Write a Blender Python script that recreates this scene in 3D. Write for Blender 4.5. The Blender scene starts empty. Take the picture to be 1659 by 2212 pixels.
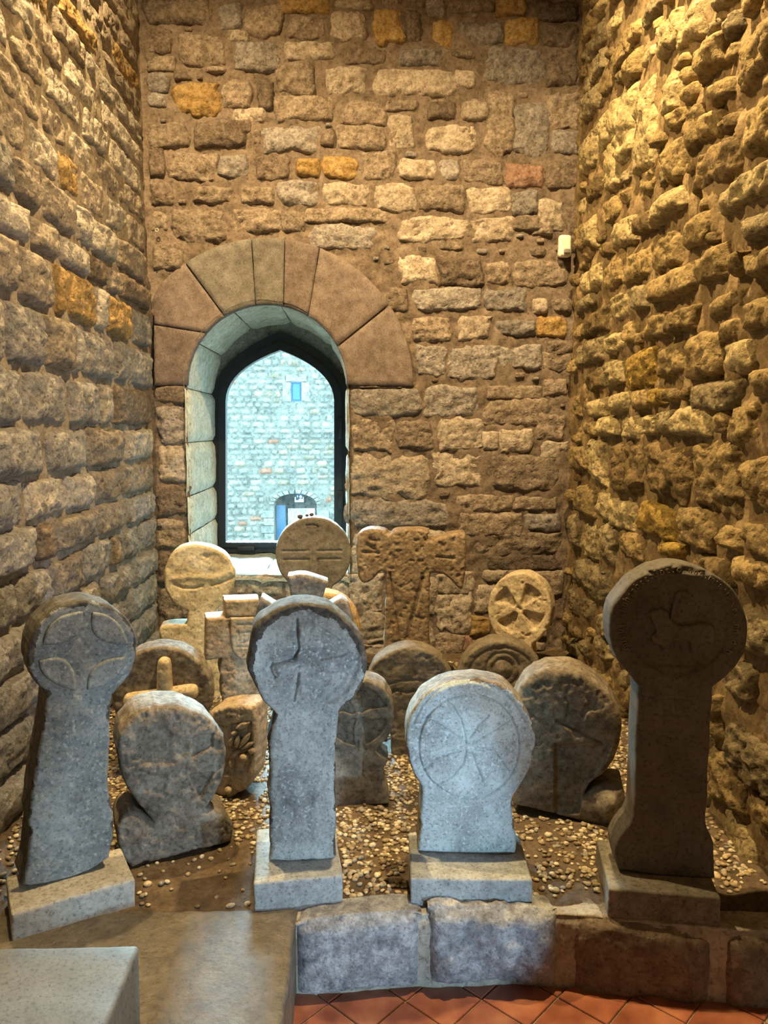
import bpy, math, random
import numpy as np
from mathutils import Vector
random.seed(7); rng = np.random.default_rng(7)
sc = bpy.context.scene
COL = sc.collection
R = math.radians
# ------------------------------------------------------------------ camera, world, lights, exposure
F, CX, CY = 1661.0, 829.5, 1106.0
PITCH, YAW = R(-6.16), R(2.06)
CAM = np.array([0.0, 0.0, 1.6])
cam = bpy.data.cameras.new('camera'); camo = bpy.data.objects.new('camera', cam); COL.objects.link(camo)
cam.sensor_fit = 'HORIZONTAL'; cam.sensor_width = 36.0; cam.lens = 36.0 * F / 1659.0
cam.clip_start = 0.05; cam.clip_end = 200
camo.location = CAM; camo.rotation_euler = (R(90) + PITCH, 0, -YAW)
sc.camera = camo
FWD = np.array([math.sin(YAW) * math.cos(PITCH), math.cos(YAW) * math.cos(PITCH), math.sin(PITCH)])
RGT = np.array([math.cos(YAW), -math.sin(YAW), 0.0])
UPV = np.cross(RGT, FWD)

w = bpy.data.worlds.new('daylight'); sc.world = w; w.use_nodes = True
bg = w.node_tree.nodes['Background']; bg.inputs[0].default_value = (0.52, 0.86, 1.0, 1); bg.inputs[1].default_value = 5.2
sc.view_settings.view_transform = 'Standard'; sc.view_settings.look = 'None'
sc.view_settings.gamma = 1.0; sc.view_settings.use_curve_mapping = False
sc.view_settings.exposure = 0.0

def lamp(kind, name, loc, target, energy, color, **kw):
    d = bpy.data.lights.new(name, kind); d.energy = energy; d.color = color
    for k, v in kw.items(): setattr(d, k, v)
    o = bpy.data.objects.new(name, d); COL.objects.link(o); o.location = loc
    o.rotation_euler = (Vector(target) - Vector(loc)).to_track_quat('-Z', 'Y').to_euler()
    return o
WARM = (1.0, 0.71, 0.33)
lamp('SUN', 'hazy_sun', (-1.55, 5.3, 3.88), (0.0, -4.7, 0.0), 78.0, (0.48, 0.82, 1.0), angle=R(28))
lamp('SPOT', 'ceiling_spot', (-0.96, 2.95, 4.25), (-0.75, 3.4, 1.0), 500, WARM, spot_size=R(155), spot_blend=0.8, shadow_soft_size=0.03)
lamp('SPOT', 'ceiling_spot', (0.62, 2.5, 4.25), (0.95, 2.9, 1.2), 640, WARM, spot_size=R(150), spot_blend=0.8, shadow_soft_size=0.03)
lamp('SPOT', 'floor_spot', (0.95, 0.25, 0.20), (-0.12, 2.17, 0.35), 105, (0.46, 0.76, 1.0), spot_size=R(35.5), spot_blend=0.35, shadow_soft_size=0.02)
lamp('SPOT', 'added_cool_fill', (1.12, 0.55, 1.0), (-1.2, 2.7, 0.9), 95, (0.76, 0.89, 1.0), spot_size=R(65), spot_blend=0.5, shadow_soft_size=0.06)  # added cool fill for the left wall and plinth side, no known fixture

# ------------------------------------------------------------------ projection helpers
def ray(px, py):
    return FWD + RGT * ((px - CX) / F) + UPV * ((CY - py) / F)
def hit(px, py, axis, val):
    r = ray(px, py); t = (val - CAM[axis]) / r[axis]
    return CAM + r * t
def ground_hit(px, py, z): return hit(px, py, 2, z)
def project(P):
    d = P - CAM; zc = d @ FWD
    return CX + F * (d @ RGT) / zc, CY - F * (d @ UPV) / zc

# ------------------------------------------------------------------ noise
def _h(ix, iy, iz, seed):
    n = (ix.astype(np.int64) * 374761393 + iy.astype(np.int64) * 668265263 + iz.astype(np.int64) * 2147483647 + seed * 1274126177) & 0x7fffffff
    n = ((n ^ (n >> 13)) * 1274126177) & 0x7fffffff
    n = ((n ^ (n >> 16)) * 668265263) & 0x7fffffff
    return ((n ^ (n >> 15)) & 0xffff) / 32767.5 - 1.0
def vnoise(P, seed=0):
    P = np.asarray(P, float)
    i = np.floor(P).astype(np.int64); f = P - i; f = f * f * (3 - 2 * f)
    x, y, z = i[:, 0], i[:, 1], i[:, 2]; fx, fy, fz = f[:, 0], f[:, 1], f[:, 2]
    def L(a, b, t): return a + (b - a) * t
    return L(L(L(_h(x, y, z, seed), _h(x + 1, y, z, seed), fx), L(_h(x, y + 1, z, seed), _h(x + 1, y + 1, z, seed), fx), fy),
             L(L(_h(x, y, z + 1, seed), _h(x + 1, y, z + 1, seed), fx), L(_h(x, y + 1, z + 1, seed), _h(x + 1, y + 1, z + 1, seed), fx), fy), fz)
def fbm(P, scale, octv=3, seed=0, gain=0.5):
    P = np.asarray(P, float) * scale; a, s = 1.0, 0.0
    for k in range(octv):
        s = s + a * vnoise(P, seed + k * 17); P = P * 2.03 + 5.7; a *= gain
    return s

# ------------------------------------------------------------------ mesh helpers
def mesh(name, V, Fc, mat, parent=None, smooth=True, loc=(0, 0, 0)):
    V = np.asarray(V, float)
    me = bpy.data.meshes.new(name)
    me.from_pydata((V - np.asarray(loc)).tolist(), [], [tuple(f) for f in Fc])
    if smooth: me.polygons.foreach_set('use_smooth', [True] * len(me.polygons))
    if mat is not None: me.materials.append(mat)
    me.update()
    o = bpy.data.objects.new(name, me); COL.objects.link(o)
    if parent is not None: o.parent = parent; o.location = np.asarray(loc) - np.asarray(wloc(parent))
    else: o.location = loc
    return o
def wloc(o):
    p = np.array(o.location)
    while o.parent is not None: o = o.parent; p = p + np.array(o.location)
    return p
def empty(name, loc):
    o = bpy.data.objects.new(name, None); COL.objects.link(o); o.location = loc; o.empty_display_size = 0.05
    return o
def tag(o, label=None, cat=None, group=None, kind=None):
    if label: o['label'] = label
    if cat: o['category'] = cat
    if group: o['group'] = group
    if kind: o['kind'] = kind
    return o
def grid_faces(n, m, flip=False):
    a = np.arange(n * m).reshape(n, m)
    q = np.stack([a[:-1, :-1], a[1:, :-1], a[1:, 1:], a[:-1, 1:]], -1).reshape(-1, 4)
    return q[:, ::-1] if flip else q
def box(name, c, s, mat, parent=None, yaw=0.0, bev=0.006, noise=0.0, n=6, seed=1, taper=0.0):
    """box with rounded edges, its faces gridded and roughened; c = centre of its foot"""
    g = np.linspace(-1, 1, n + 1); V = []; Fc = []; hs = np.array(s) / 2.0
    for ax in range(3):
        for sg in (-1, 1):
            A, B = np.meshgrid(g, g, indexing='ij'); P = np.zeros((A.size, 3))
            P[:, ax] = sg; P[:, (ax + 1) % 3] = A.ravel(); P[:, (ax + 2) % 3] = B.ravel()
            base = sum(len(v) for v in V); V.append(P); Fc.append(grid_faces(n + 1, n + 1, sg < 0) + base)
    V = np.vstack(V); Fc = np.vstack(Fc)
    key = np.round(V * 1000).astype(int); _, idx, inv = np.unique(key, axis=0, return_index=True, return_inverse=True)
    V = V[idx]; Fc = np.asarray(inv).ravel()[Fc]
    P = V * hs; inner = np.clip(P, -(hs - bev), hs - bev)
    # pull the outermost ring in so that the bevel is tight
    onf = (np.abs(V) > 0.999)
    d = P - inner; ln = np.linalg.norm(d, axis=1, keepdims=True); P = np.where(ln > 1e-9, inner + d / np.maximum(ln, 1e-9) * bev, P)
    mid = (~onf) & (np.abs(V) > 1 - 2.0 / n - 1e-6)
    P = np.where(mid, np.sign(V) * (hs - bev * 1.05), P)
    P[:, 2] += hs[2]
    if taper: P[:, :2] *= (1 - taper * P[:, 2:3] / s[2])
    cy, sy = math.cos(yaw), math.sin(yaw)
    W = np.stack([P[:, 0] * cy - P[:, 1] * sy, P[:, 0] * sy + P[:, 1] * cy, P[:, 2]], 1) + np.asarray(c)
    if noise:
        W = W + np.stack([fbm(W, 14, 3, seed + k) for k in range(3)], 1) * noise
    return mesh(name, W, Fc, mat, parent, True, tuple(c))
def seg_dist(px, py, pts, closed=False):
    pts = np.asarray(pts, float); A = pts[:-1]; B = pts[1:]
    if closed: A = pts; B = np.roll(pts, -1, 0)
    best = np.full(px.shape, 1e9)
    for a, b in zip(A, B):
        d = b - a; L = max(d @ d, 1e-12); t = np.clip(((px - a[0]) * d[0] + (py - a[1]) * d[1]) / L, 0, 1)
        best = np.minimum(best, np.hypot(px - a[0] - t * d[0], py - a[1] - t * d[1]))
    return best
def inside(px, py, poly):
    poly = np.asarray(poly, float); r = np.zeros(px.shape, bool); B = np.roll(poly, -1, 0)
    for (x0, y0), (x1, y1) in zip(poly, B):
        c = (y0 > py) != (y1 > py)
        if c.any():
            xs = x0 + (py - y0) * (x1 - x0) / ((y1 - y0) if y1 != y0 else 1e-12)
            r ^= c & (px < xs)
    return r
def sdf(px, py, poly):
    d = seg_dist(px, py, poly, True); return np.where(inside(px, py, poly), -d, d)
def nearest(px, py, poly):
    poly = np.asarray(poly, float); B = np.roll(poly, -1, 0); best = np.full(px.shape, 1e9); bx = px.copy(); by = py.copy()
    for a, b in zip(poly, B):
        d = b - a; L = max(d @ d, 1e-12); t = np.clip(((px - a[0]) * d[0] + (py - a[1]) * d[1]) / L, 0, 1)
        qx, qy = a[0] + t * d[0], a[1] + t * d[1]; dd = np.hypot(px - qx, py - qy); m = dd < best
        best = np.where(m, dd, best); bx = np.where(m, qx, bx); by = np.where(m, qy, by)
    return bx, by
def sst(a, b, x):
    t = np.clip((x - a) / (b - a), 0, 1); return t * t * (3 - 2 * t)
def chaikin(pts, it=2):
    """closed outline; a point given with a third value stays a sharp corner"""
    P = [(p[0], p[1], 1 if len(p) > 2 else 0) for p in pts]
    for _ in range(it):
        Q = []
        for k, p in enumerate(P):
            a, b = P[k - 1], P[(k + 1) % len(P)]
            if p[2]: Q.append(p)
            else:
                Q.append((p[0] * .75 + a[0] * .25, p[1] * .75 + a[1] * .25, 0)); Q.append((p[0] * .75 + b[0] * .25, p[1] * .75 + b[1] * .25, 0))
        P = Q
    return np.array([(p[0], p[1]) for p in P])

# ------------------------------------------------------------------ materials
def nd(t, kind, **kw):
    n = t.nodes.new(kind)
    for k, v in kw.items():
        if k in n.inputs: n.inputs[k].default_value = v
        else: setattr(n, k, v)
    return n
def ramp(t, fac, stops):
    r = t.nodes.new('ShaderNodeValToRGB'); e = r.color_ramp.elements
    while len(e) < len(stops): e.new(0.5)
    for el, (p, c) in zip(e, stops): el.position = p; el.color = (c[0], c[1], c[2], 1)
    t.links.new(fac, r.inputs[0]); return r.outputs[0]
def mulc(c, k): return tuple(min(1, x * k) for x in c)
MATS = {}
def stone_mat(name, base, dark=None, light=None, bump=0.6, fine=90.0, coarse=9.0, rough=0.88, fleck=None, pits=0.5, spec=0.25, dist=0.006, rand=0.0, blotch=0.5, mottle=0.5):
    if name in MATS: return MATS[name]
    m = bpy.data.materials.new(name); m.use_nodes = True; t = m.node_tree; t.nodes.clear(); L = t.links.new
    dark = dark or mulc(base, 0.5); light = light or mulc(base, 1.45)
    out = nd(t, 'ShaderNodeOutputMaterial'); b = nd(t, 'ShaderNodeBsdfPrincipled', Roughness=rough); b.inputs['Specular IOR Level'].default_value = spec
    L(b.outputs[0], out.inputs[0])
    pos = nd(t, 'ShaderNodeNewGeometry').outputs['Position']
    n1 = nd(t, 'ShaderNodeTexNoise', Scale=coarse, Detail=6.0, Roughness=0.62); L(pos, n1.inputs['Vector'])
    col = ramp(t, n1.outputs['Fac'], [(0.5 - 0.28 * blotch - .05, dark), (0.5, base), (0.5 + 0.28 * blotch + .05, light)])
    n2 = nd(t, 'ShaderNodeTexNoise', Scale=fine, Detail=5.0, Roughness=0.7); L(pos, n2.inputs['Vector'])
    grain = ramp(t, n2.outputs['Fac'], [(0.34, (0.30, 0.28, 0.26)), (0.47, (0.92, 0.91, 0.9)), (0.60, (1.0, 1.0, 1.0))])
    n5 = nd(t, 'ShaderNodeTexNoise', Scale=coarse * 3.3, Detail=7.0, Roughness=0.7); L(pos, n5.inputs['Vector'])
    mot = ramp(t, n5.outputs['Fac'], [(0.36, mulc(dark, 1.0)), (0.5, base), (0.64, light)])
    mm = nd(t, 'ShaderNodeMix', data_type='RGBA'); mm.inputs[0].default_value = mottle; L(col, mm.inputs[6]); L(mot, mm.inputs[7]); col = mm.outputs[2]
    mx = nd(t, 'ShaderNodeMix', data_type='RGBA', blend_type='MULTIPLY'); mx.inputs[0].default_value = 0.75
    L(col, mx.inputs[6]); L(grain, mx.inputs[7]); cur = mx.outputs[2]
    if fleck:
        n3 = nd(t, 'ShaderNodeTexNoise', Scale=fine * 0.75, Detail=3.0, Roughness=0.55); L(pos, n3.inputs['Vector'])
        f = ramp(t, n3.outputs['Fac'], [(0.56, (0, 0, 0)), (0.66, (1, 1, 1))])
        m3 = nd(t, 'ShaderNodeMix', data_type='RGBA'); L(f, m3.inputs[0]); L(cur, m3.inputs[6]); m3.inputs[7].default_value = (*fleck, 1); cur = m3.outputs[2]
    if rand:
        oi = nd(t, 'ShaderNodeObjectInfo'); mr = nd(t, 'ShaderNodeMapRange'); L(oi.outputs['Random'], mr.inputs[0])
        mr.inputs[3].default_value = 1 - rand; mr.inputs[4].default_value = 1 + rand
        vm = nd(t, 'ShaderNodeVectorMath', operation='SCALE'); L(cur, vm.inputs[0]); L(mr.outputs[0], vm.inputs['Scale']); cur = vm.outputs[0]
    L(cur, b.inputs['Base Color'])
    vo = nd(t, 'ShaderNodeTexVoronoi', Scale=fine * 0.55); L(pos, vo.inputs['Vector'])
    pit = ramp(t, vo.outputs['Distance'], [(0.0, (0, 0, 0)), (0.35, (1, 1, 1))])
    n4 = nd(t, 'ShaderNodeTexNoise', Scale=fine * 0.33, Detail=8.0, Roughness=0.68); L(pos, n4.inputs['Vector'])
    ad = nd(t, 'ShaderNodeMath', operation='MULTIPLY_ADD'); L(pit, ad.inputs[0]); ad.inputs[1].default_value = pits * 0.35; L(n4.outputs['Fac'], ad.inputs[2])
    bp = nd(t, 'ShaderNodeBump', Strength=bump, Distance=dist); L(ad.outputs[0], bp.inputs['Height']); L(bp.outputs[0], b.inputs['Normal'])
    MATS[name] = m; return m
def plain(name, c, rough=0.5, metal=0.0, spec=0.5, bump=0.0):
    m = bpy.data.materials.new(name); m.use_nodes = True; t = m.node_tree
    b = t.nodes['Principled BSDF']; b.inputs['Roughness'].default_value = rough; b.inputs['Metallic'].default_value = metal
    b.inputs['Specular IOR Level'].default_value = spec
    pos = nd(t, 'ShaderNodeNewGeometry').outputs['Position']
    n = nd(t, 'ShaderNodeTexNoise', Scale=40.0, Detail=4.0); t.links.new(pos, n.inputs['Vector'])
    t.links.new(ramp(t, n.outputs['Fac'], [(0.3, mulc(c, .8)), (0.7, mulc(c, 1.15))]), b.inputs['Base Color'])
    if bump:
        bp = nd(t, 'ShaderNodeBump', Strength=bump, Distance=0.003); t.links.new(n.outputs['Fac'], bp.inputs['Height']); t.links.new(bp.outputs[0], b.inputs['Normal'])
    return m

WS = {  # wall stones
 'n': stone_mat('sandstone_brown', (0.247, 0.194, 0.151), (0.094, 0.069, 0.051), (0.406, 0.337, 0.283), 0.9, 70, 11, pits=0.8, dist=0.018, mottle=.6, rand=0.22),
 'l': stone_mat('sandstone_pale', (0.377, 0.315, 0.258), (0.174, 0.132, 0.094), (0.537, 0.469, 0.412), 0.8, 70, 11, pits=0.7, dist=0.018, mottle=.6, rand=0.15),
 'o': stone_mat('sandstone_ochre', (0.333, 0.213, 0.078), (0.145, 0.080, 0.026), (0.450, 0.337, 0.189), 0.8, 70, 12, pits=0.6, dist=0.018, mottle=.6, rand=0.15),
 'g': stone_mat('sandstone_grey', (0.239, 0.213, 0.202), (0.094, 0.080, 0.073), (0.399, 0.366, 0.361), 0.9, 70, 12, pits=0.8, dist=0.018, mottle=.6, rand=0.2),
 'd': stone_mat('sandstone_dark', (0.145, 0.110, 0.086), (0.058, 0.041, 0.030), (0.261, 0.205, 0.172), 0.9, 70, 12, pits=0.8, dist=0.018, mottle=.6, rand=0.2),
 'r': stone_mat('sandstone_red', (0.261, 0.153, 0.116), (0.123, 0.066, 0.048), (0.363, 0.249, 0.206), 0.8, 70, 12, pits=0.6, dist=0.018, mottle=.6, rand=0.15)}
WS_RIGHT = {k: stone_mat('rubble_' + k, c, mulc(c, .42), mulc(c, 1.5), 1.0, 60, 13, pits=1.0, dist=0.024, mottle=.6, rand=0.2) for k, c in
            (('n', (0.296, 0.215, 0.100)), ('l', (0.414, 0.330, 0.176)), ('o', (0.340, 0.230, 0.061)), ('g', (0.252, 0.201, 0.116)), ('d', (0.185, 0.129, 0.061)))}
WS_LEFT = {k: stone_mat('ashlar_' + k, c, mulc(c, .45), mulc(c, 1.4), 1.0, 62, 12, pits=0.9, dist=0.022, mottle=.6, rand=0.18) for k, c in
           (('n', (0.295, 0.247, 0.199)), ('l', (0.389, 0.352, 0.307)), ('o', (0.327, 0.216, 0.090)), ('g', (0.279, 0.264, 0.253)), ('d', (0.187, 0.144, 0.109)))}
M_MORTAR = stone_mat('mortar_brown', (0.171, 0.129, 0.099), (0.079, 0.058, 0.043), (0.261, 0.205, 0.172), 0.9, 60, 7, dist=0.008)
M_MORTAR_L = stone_mat('mortar_pale', (0.266, 0.219, 0.166), (0.133, 0.098, 0.066), (0.385, 0.324, 0.256), 0.9, 60, 7, dist=0.008)
M_MORTAR_R = stone_mat('mortar_ochre', (0.222, 0.155, 0.078), (0.104, 0.067, 0.033), (0.326, 0.244, 0.141), 0.9, 60, 7, dist=0.008)
M_VOUS = stone_mat('arch_stone_pinkish', (0.166, 0.129, 0.116), (0.086, 0.063, 0.056), (0.245, 0.198, 0.183), 0.6, 120, 6, dist=0.004, rand=0.12)
M_VOUSG = stone_mat('arch_stone_greenish', (0.153, 0.141, 0.130), (0.080, 0.072, 0.063), (0.233, 0.216, 0.204), 0.6, 120, 6, dist=0.004, rand=0.12)
M_REVEAL = stone_mat('reveal_limestone', (0.55, 0.55, 0.46), (0.33, 0.34, 0.28), (0.74, 0.76, 0.66), 0.7, 50, 8, dist=0.006, rand=0.08)

# ------------------------------------------------------------------ the walls
YB = 4.5
XL = hit(329, 927, 1, YB)[0]; XR = hit(1230, 927, 1, YB)[0]
ZC = 4.5; YF = -3.0
HOLE_C = (hit(577, 830, 1, YB)[0], hit(577, 830, 1, YB)[2]); HOLE_R = (hit(750, 830, 1, YB)[0] - hit(403, 830, 1, YB)[0]) / 2
SILL = hit(560, 1243, 1, YB)[2]
YW = YB + 0.83                                      # the plane of the window frame
hole = [(HOLE_C[0] - HOLE_R, SILL)] + [(HOLE_C[0] - HOLE_R * math.cos(a), HOLE_C[1] + HOLE_R * math.sin(a)) for a in np.linspace(0, math.pi, 33)] + [(HOLE_C[0] + HOLE_R, SILL)]
hole = np.array(hole)
class Wall:
    def __init__(s, name, O, U, N, mats, mortar):
        s.O, s.U, s.N, s.mats = np.array(O, float), np.array(U, float), np.array(N, float), mats
        s.name, s.mortar = name, mortar; s.boxes = []
        s.root = empty(name, (s.O[0], s.O[1], 0)); tag(s.root, kind='structure')
    def P(s, u, v, h): return s.O + np.outer(u, s.U) + np.outer(v, np.array([0, 0, 1.0])) + np.outer(h, s.N)
    def uv(s, px, py):
        r = ray(px, py); t = ((s.O - CAM) @ s.N) / (r @ s.N); X = CAM + r * t
        return (X - s.O) @ s.U, X[2]
W_BACK = Wall('wall_back', (0, YB, 0), (1, 0, 0), (0, -1, 0), WS, M_MORTAR)
W_LEFT = Wall('wall_left', (XL, 0, 0), (0, 1, 0), (1, 0, 0), WS_LEFT, M_MORTAR_L)
W_RIGHT = Wall('wall_right', (XR, 0, 0), (0, 1, 0), (-1, 0, 0), WS_RIGHT, M_MORTAR_R)

def mortar_sheet(W, u0, u1, v0, v1, cell, amp, cut=None):
    nu, nv = int((u1 - u0) / cell) + 1, int((v1 - v0) / cell) + 1
    A, B = np.meshgrid(np.linspace(u0, u1, nu), np.linspace(v0, v1, nv), indexing='ij'); u, v = A.ravel(), B.ravel()
    Fc = grid_faces(nu, nv)
    if cut is not None:
        cu, cv = u[Fc].mean(1), v[Fc].mean(1); keep = ~inside(cu, cv, cut); dead = Fc[~keep]; Fc = Fc[keep]
        bd = np.intersect1d(np.unique(dead), np.unique(Fc)); u, v = u.copy(), v.copy(); u[bd], v[bd] = nearest(u[bd], v[bd], cut)
        used = np.unique(Fc); mp = np.full(len(u), -1); mp[used] = np.arange(len(used)); Fc = mp[Fc]; u, v = u[used], v[used]
    P0 = W.P(u, v, np.zeros(len(u))); h = amp * (fbm(P0, 9, 4, 3, .6) + .5 * (0.5 - 2 * np.abs(fbm(P0, 14, 3, 8, .6))))
    P = W.P(u, v, h - 0.004)
    nrm = np.cross(P[Fc[0][1]] - P[Fc[0][0]], P[Fc[0][2]] - P[Fc[0][0]])
    if nrm @ W.N < 0: Fc = Fc[:, ::-1]
    return mesh('mortar', P, Fc, W.mortar, W.root, True, tuple(wloc(W.root)))

def wall_stone(W, u0, u1, v0, v1, kind='n', proud=0.02, k=0.5, seed=0, rough=0.010, jit=0.06, edgy=0.9, ex=6):
    du, dv = u1 - u0, v1 - v0
    if du < 0.012 or dv < 0.012: return None
    nu = int(min(34, max(8, du / 0.0085))); nv = int(min(28, max(7, dv / 0.0085)))
    g = lambda n: np.sign(q := np.linspace(-1, 1, n)) * (1 - (1 - np.abs(q)) ** 1.35)
    S, T = np.meshgrid(g(nu), g(nv), indexing='ij'); s, t = S.ravel(), T.ravel()
    r = np.random.default_rng(seed)
    a = s * np.sqrt(1 - k * t * t / 2); b = t * np.sqrt(1 - k * s * s / 2)
    cj = r.uniform(-jit, jit, (2, 4))
    w4 = np.stack([(1 - a) * (1 - b), (1 + a) * (1 - b), (1 + a) * (1 + b), (1 - a) * (1 + b)], 0) / 4
    a = a + (cj[0][:, None] * w4).sum(0) * 1.6; b = b + (cj[1][:, None] * w4).sum(0) * 1.6
    u = (u0 + u1) / 2 + a * du / 2; v = (v0 + v1) / 2 + b * dv / 2
    e = np.maximum(np.abs(s), np.abs(t))
    Q = np.stack([u, v, np.full(len(u), seed * 1.37)], 1)
    edge = np.clip(e, 0, 1) ** 2
    wob = 0.10 * min(du, dv)
    u = u + edge * wob * edgy * fbm(Q, 15, 3, seed); v = v + edge * wob * edgy * fbm(Q, 15, 3, seed + 5)
    prof = 1 - e ** ex; dome = (1 - s * s) * (1 - t * t)
    tilt = r.uniform(-.25, .25) * s + r.uniform(-.3, .3) * t
    nz = fbm(Q, 11, 4, seed + 9, 0.55); strat = fbm(Q * [0.5, 2.2, 1], 22, 2, seed + 13); rid = 0.6 - 2 * np.abs(fbm(Q, 20, 4, seed + 21, .6))
    h = proud * prof * (0.75 + 0.35 * dome + tilt * 0.5) + prof ** .5 * rough * (0.9 * nz + 0.35 * strat + 0.65 * rid) - 0.022 * e ** 14
    P = W.P(u, v, h); c = W.P(np.array([(u0 + u1) / 2]), np.array([(v0 + v1) / 2]), np.array([0]))[0]
    Fc = grid_faces(nu, nv)
    if np.cross(W.U, [0, 0, 1]) @ W.N < 0: Fc = Fc[:, ::-1]
    W.boxes.append((u0, u1, v0, v1))
    return mesh('stone', P, Fc, W.mats[kind], W.root, True, tuple(c))
def rnd_kind(r, weights): return r.choices([k for k, _ in weights], [x for _, x in weights])[0]
def fill(W, u0, u1, v0, v1, sizes, kinds, proud, seed, tries=2500, block=None, maxn=400, **kw):
    """more stones wherever a patch of bare mortar is left"""
    c = 0.012; nu, nv = int((u1 - u0) / c), int((v1 - v0) / c); occ = np.zeros((nu, nv), bool)
    for a0, a1, b0, b1 in W.boxes:
        i0, i1 = int((a0 - u0) / c), int((a1 - u0) / c) + 1; j0, j1 = int((b0 - v0) / c), int((b1 - v0) / c) + 1
        occ[max(0, i0):max(0, i1), max(0, j0):max(0, j1)] = True
    if block is not None:
        A, B = np.meshgrid(u0 + (np.arange(nu) + .5) * c, v0 + (np.arange(nv) + .5) * c, indexing='ij'); occ |= block(A, B)
    r = random.Random(seed); n = 0
    for (wu, wv) in sizes:
        for _ in range(tries):
            if n >= maxn: return
            su, sv = wu * r.uniform(.8, 1.25), wv * r.uniform(.8, 1.2); i, j = int(su / c), int(sv / c)
            if i < 2 or j < 2 or i >= nu or j >= nv: continue
            a, b = r.randrange(0, nu - i), r.randrange(0, nv - j)
            if occ[a:a + i, b:b + j].any(): continue
            occ[max(0, a - 1):a + i + 1, max(0, b - 1):b + j + 1] = True
            wall_stone(W, u0 + a * c, u0 + (a + i) * c, v0 + b * c, v0 + (b + j) * c, rnd_kind(r, kinds), proud * r.uniform(.5, 1.2), r.uniform(.4, .8), seed * 1000 + n, **kw); n += 1

# --- back wall: stones as they lie (left, top, right, bottom in photograph pixels, kind)
BACK = """312 0 462 55;470 5 523 65;525 10 610 80;622 35 705 85;712 25 790 88;803 22 874 95 o;720 0 810 20;595 0 715 28 o;492 68 538 90;320 60 370 115 d;
380 70 485 145;502 92 605 157;617 90 725 130;745 103 838 138;315 120 380 155;376 155 415 172 d;440 146 485 155;
317 157 367 200;320 203 360 232;372 177 475 250 o;478 175 547 237;555 170 590 240;595 135 687 205;703 145 795 202 l;798 148 978 212 l;
587 208 722 260;735 220 838 270;500 236 576 264;318 268 407 320;415 256 540 320;550 280 562 310;565 273 692 330;695 280 720 315;722 272 835 325;
320 325 355 385;358 328 470 390;472 332 540 390;550 338 630 387;637 340 688 382 o;695 338 775 385 o;782 328 852 390;
325 390 377 445 d;420 400 505 440;515 402 592 442;598 393 695 442;700 395 800 445;805 395 902 457 l;367 452 487 522;495 453 607 503;612 460 660 500;
662 450 830 482 ;662 483 820 540 g;330 525 400 585;325 455 360 500;
925 0 960 30;970 0 1065 25;1075 0 1140 35 o;1155 0 1250 45 d;877 22 908 95;935 48 980 102 o;990 45 1090 95 g;1092 38 1165 95 o;1175 50 1250 100 d;
855 105 957 142;975 107 1030 125;1042 102 1175 180 g;1180 105 1250 190 d;985 150 1025 190 l;
830 216 905 240;925 222 985 255;992 215 1050 262 l;1050 190 1110 340;1112 220 1180 338;1185 200 1255 280;1190 285 1255 330;838 245 895 320 l;910 270 1030 330 l;
858 345 945 387 l;950 345 992 385;995 345 1082 397;1095 355 1170 405 r;1180 345 1253 410;
905 400 1010 457;1012 405 1102 462;1107 412 1160 465;1162 425 1218 500;855 467 1010 525;1020 470 1110 525;1110 465 1195 500;1150 480 1195 505;1225 440 1255 550 d;
860 552 940 612 l;947 555 1050 620;1052 565 1100 610;1105 560 1225 620;950 520 1005 540;830 620 880 670 d;890 622 1035 670 ;1045 622 1142 675 g;1152 642 1182 677 l;1197 645 1235 675;
885 685 977 740;992 682 1060 732 l;1075 692 1160 725;1160 682 1220 725 o;1180 735 1237 765;
900 750 965 810 g;967 750 1075 820 g;1075 750 1175 800 g;1175 760 1235 800;752 838 910 897;917 835 1040 897;1042 835 1175 860;1175 820 1225 855;1045 862 1200 920;
752 905 850 975;853 910 937 972;940 905 1040 975;1042 930 1075 970 l;1075 925 1150 978;1155 895 1220 950;1170 952 1225 990 l;
752 983 922 1074 l;932 978 1042 1050 l;1057 985 1210 1060 ;985 1072 1105 1105;1105 1075 1200 1100;752 1080 980 1140 g;990 1110 1130 1160;1135 1110 1210 1145;
1020 1155 1210 1200;1050 1200 1210 1230;1045 1232 1150 1255;760 1145 1010 1235 l;942 1238 1027 1283 l;942 1286 1025 1365 l;940 1367 1000 1440;1017 1330 1060 1372 o;1002 1375 1060 1440 r;
1030 1260 1100 1325;752 1240 832 1318 l;752 1320 832 1390 l;752 1392 832 1445 l;835 1250 938 1330 l;835 1335 938 1440 l;1160 1235 1215 1290;
333 835 402 870 d;338 875 400 960;340 965 400 1042;335 1046 402 1118;335 1122 400 1186;335 1190 405 1262;337 1266 420 1340;338 1345 430 1440;
410 1248 500 1300 l;503 1246 610 1285 l;612 1248 748 1300 l;430 1303 560 1370 l;563 1303 700 1370 l;440 1372 600 1440 l;603 1372 748 1440 l;702 1303 750 1370 l;
752 832 890 836 d"""
def voussoir_block(A, B):
    d = np.hypot(A - HOLE_C[0], B - HOLE_C[1])
    return ((d < HOLE_R * 1.98) & (B > HOLE_C[1] - 0.02)) | ((np.abs(A - HOLE_C[0]) < HOLE_R + 0.02) & (B > SILL - .01) & (B <= HOLE_C[1]))
mortar_sheet(W_BACK, XL - .05, XR + .05, 0, ZC, 0.017, 0.012, hole)
rb = random.Random(3)
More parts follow.
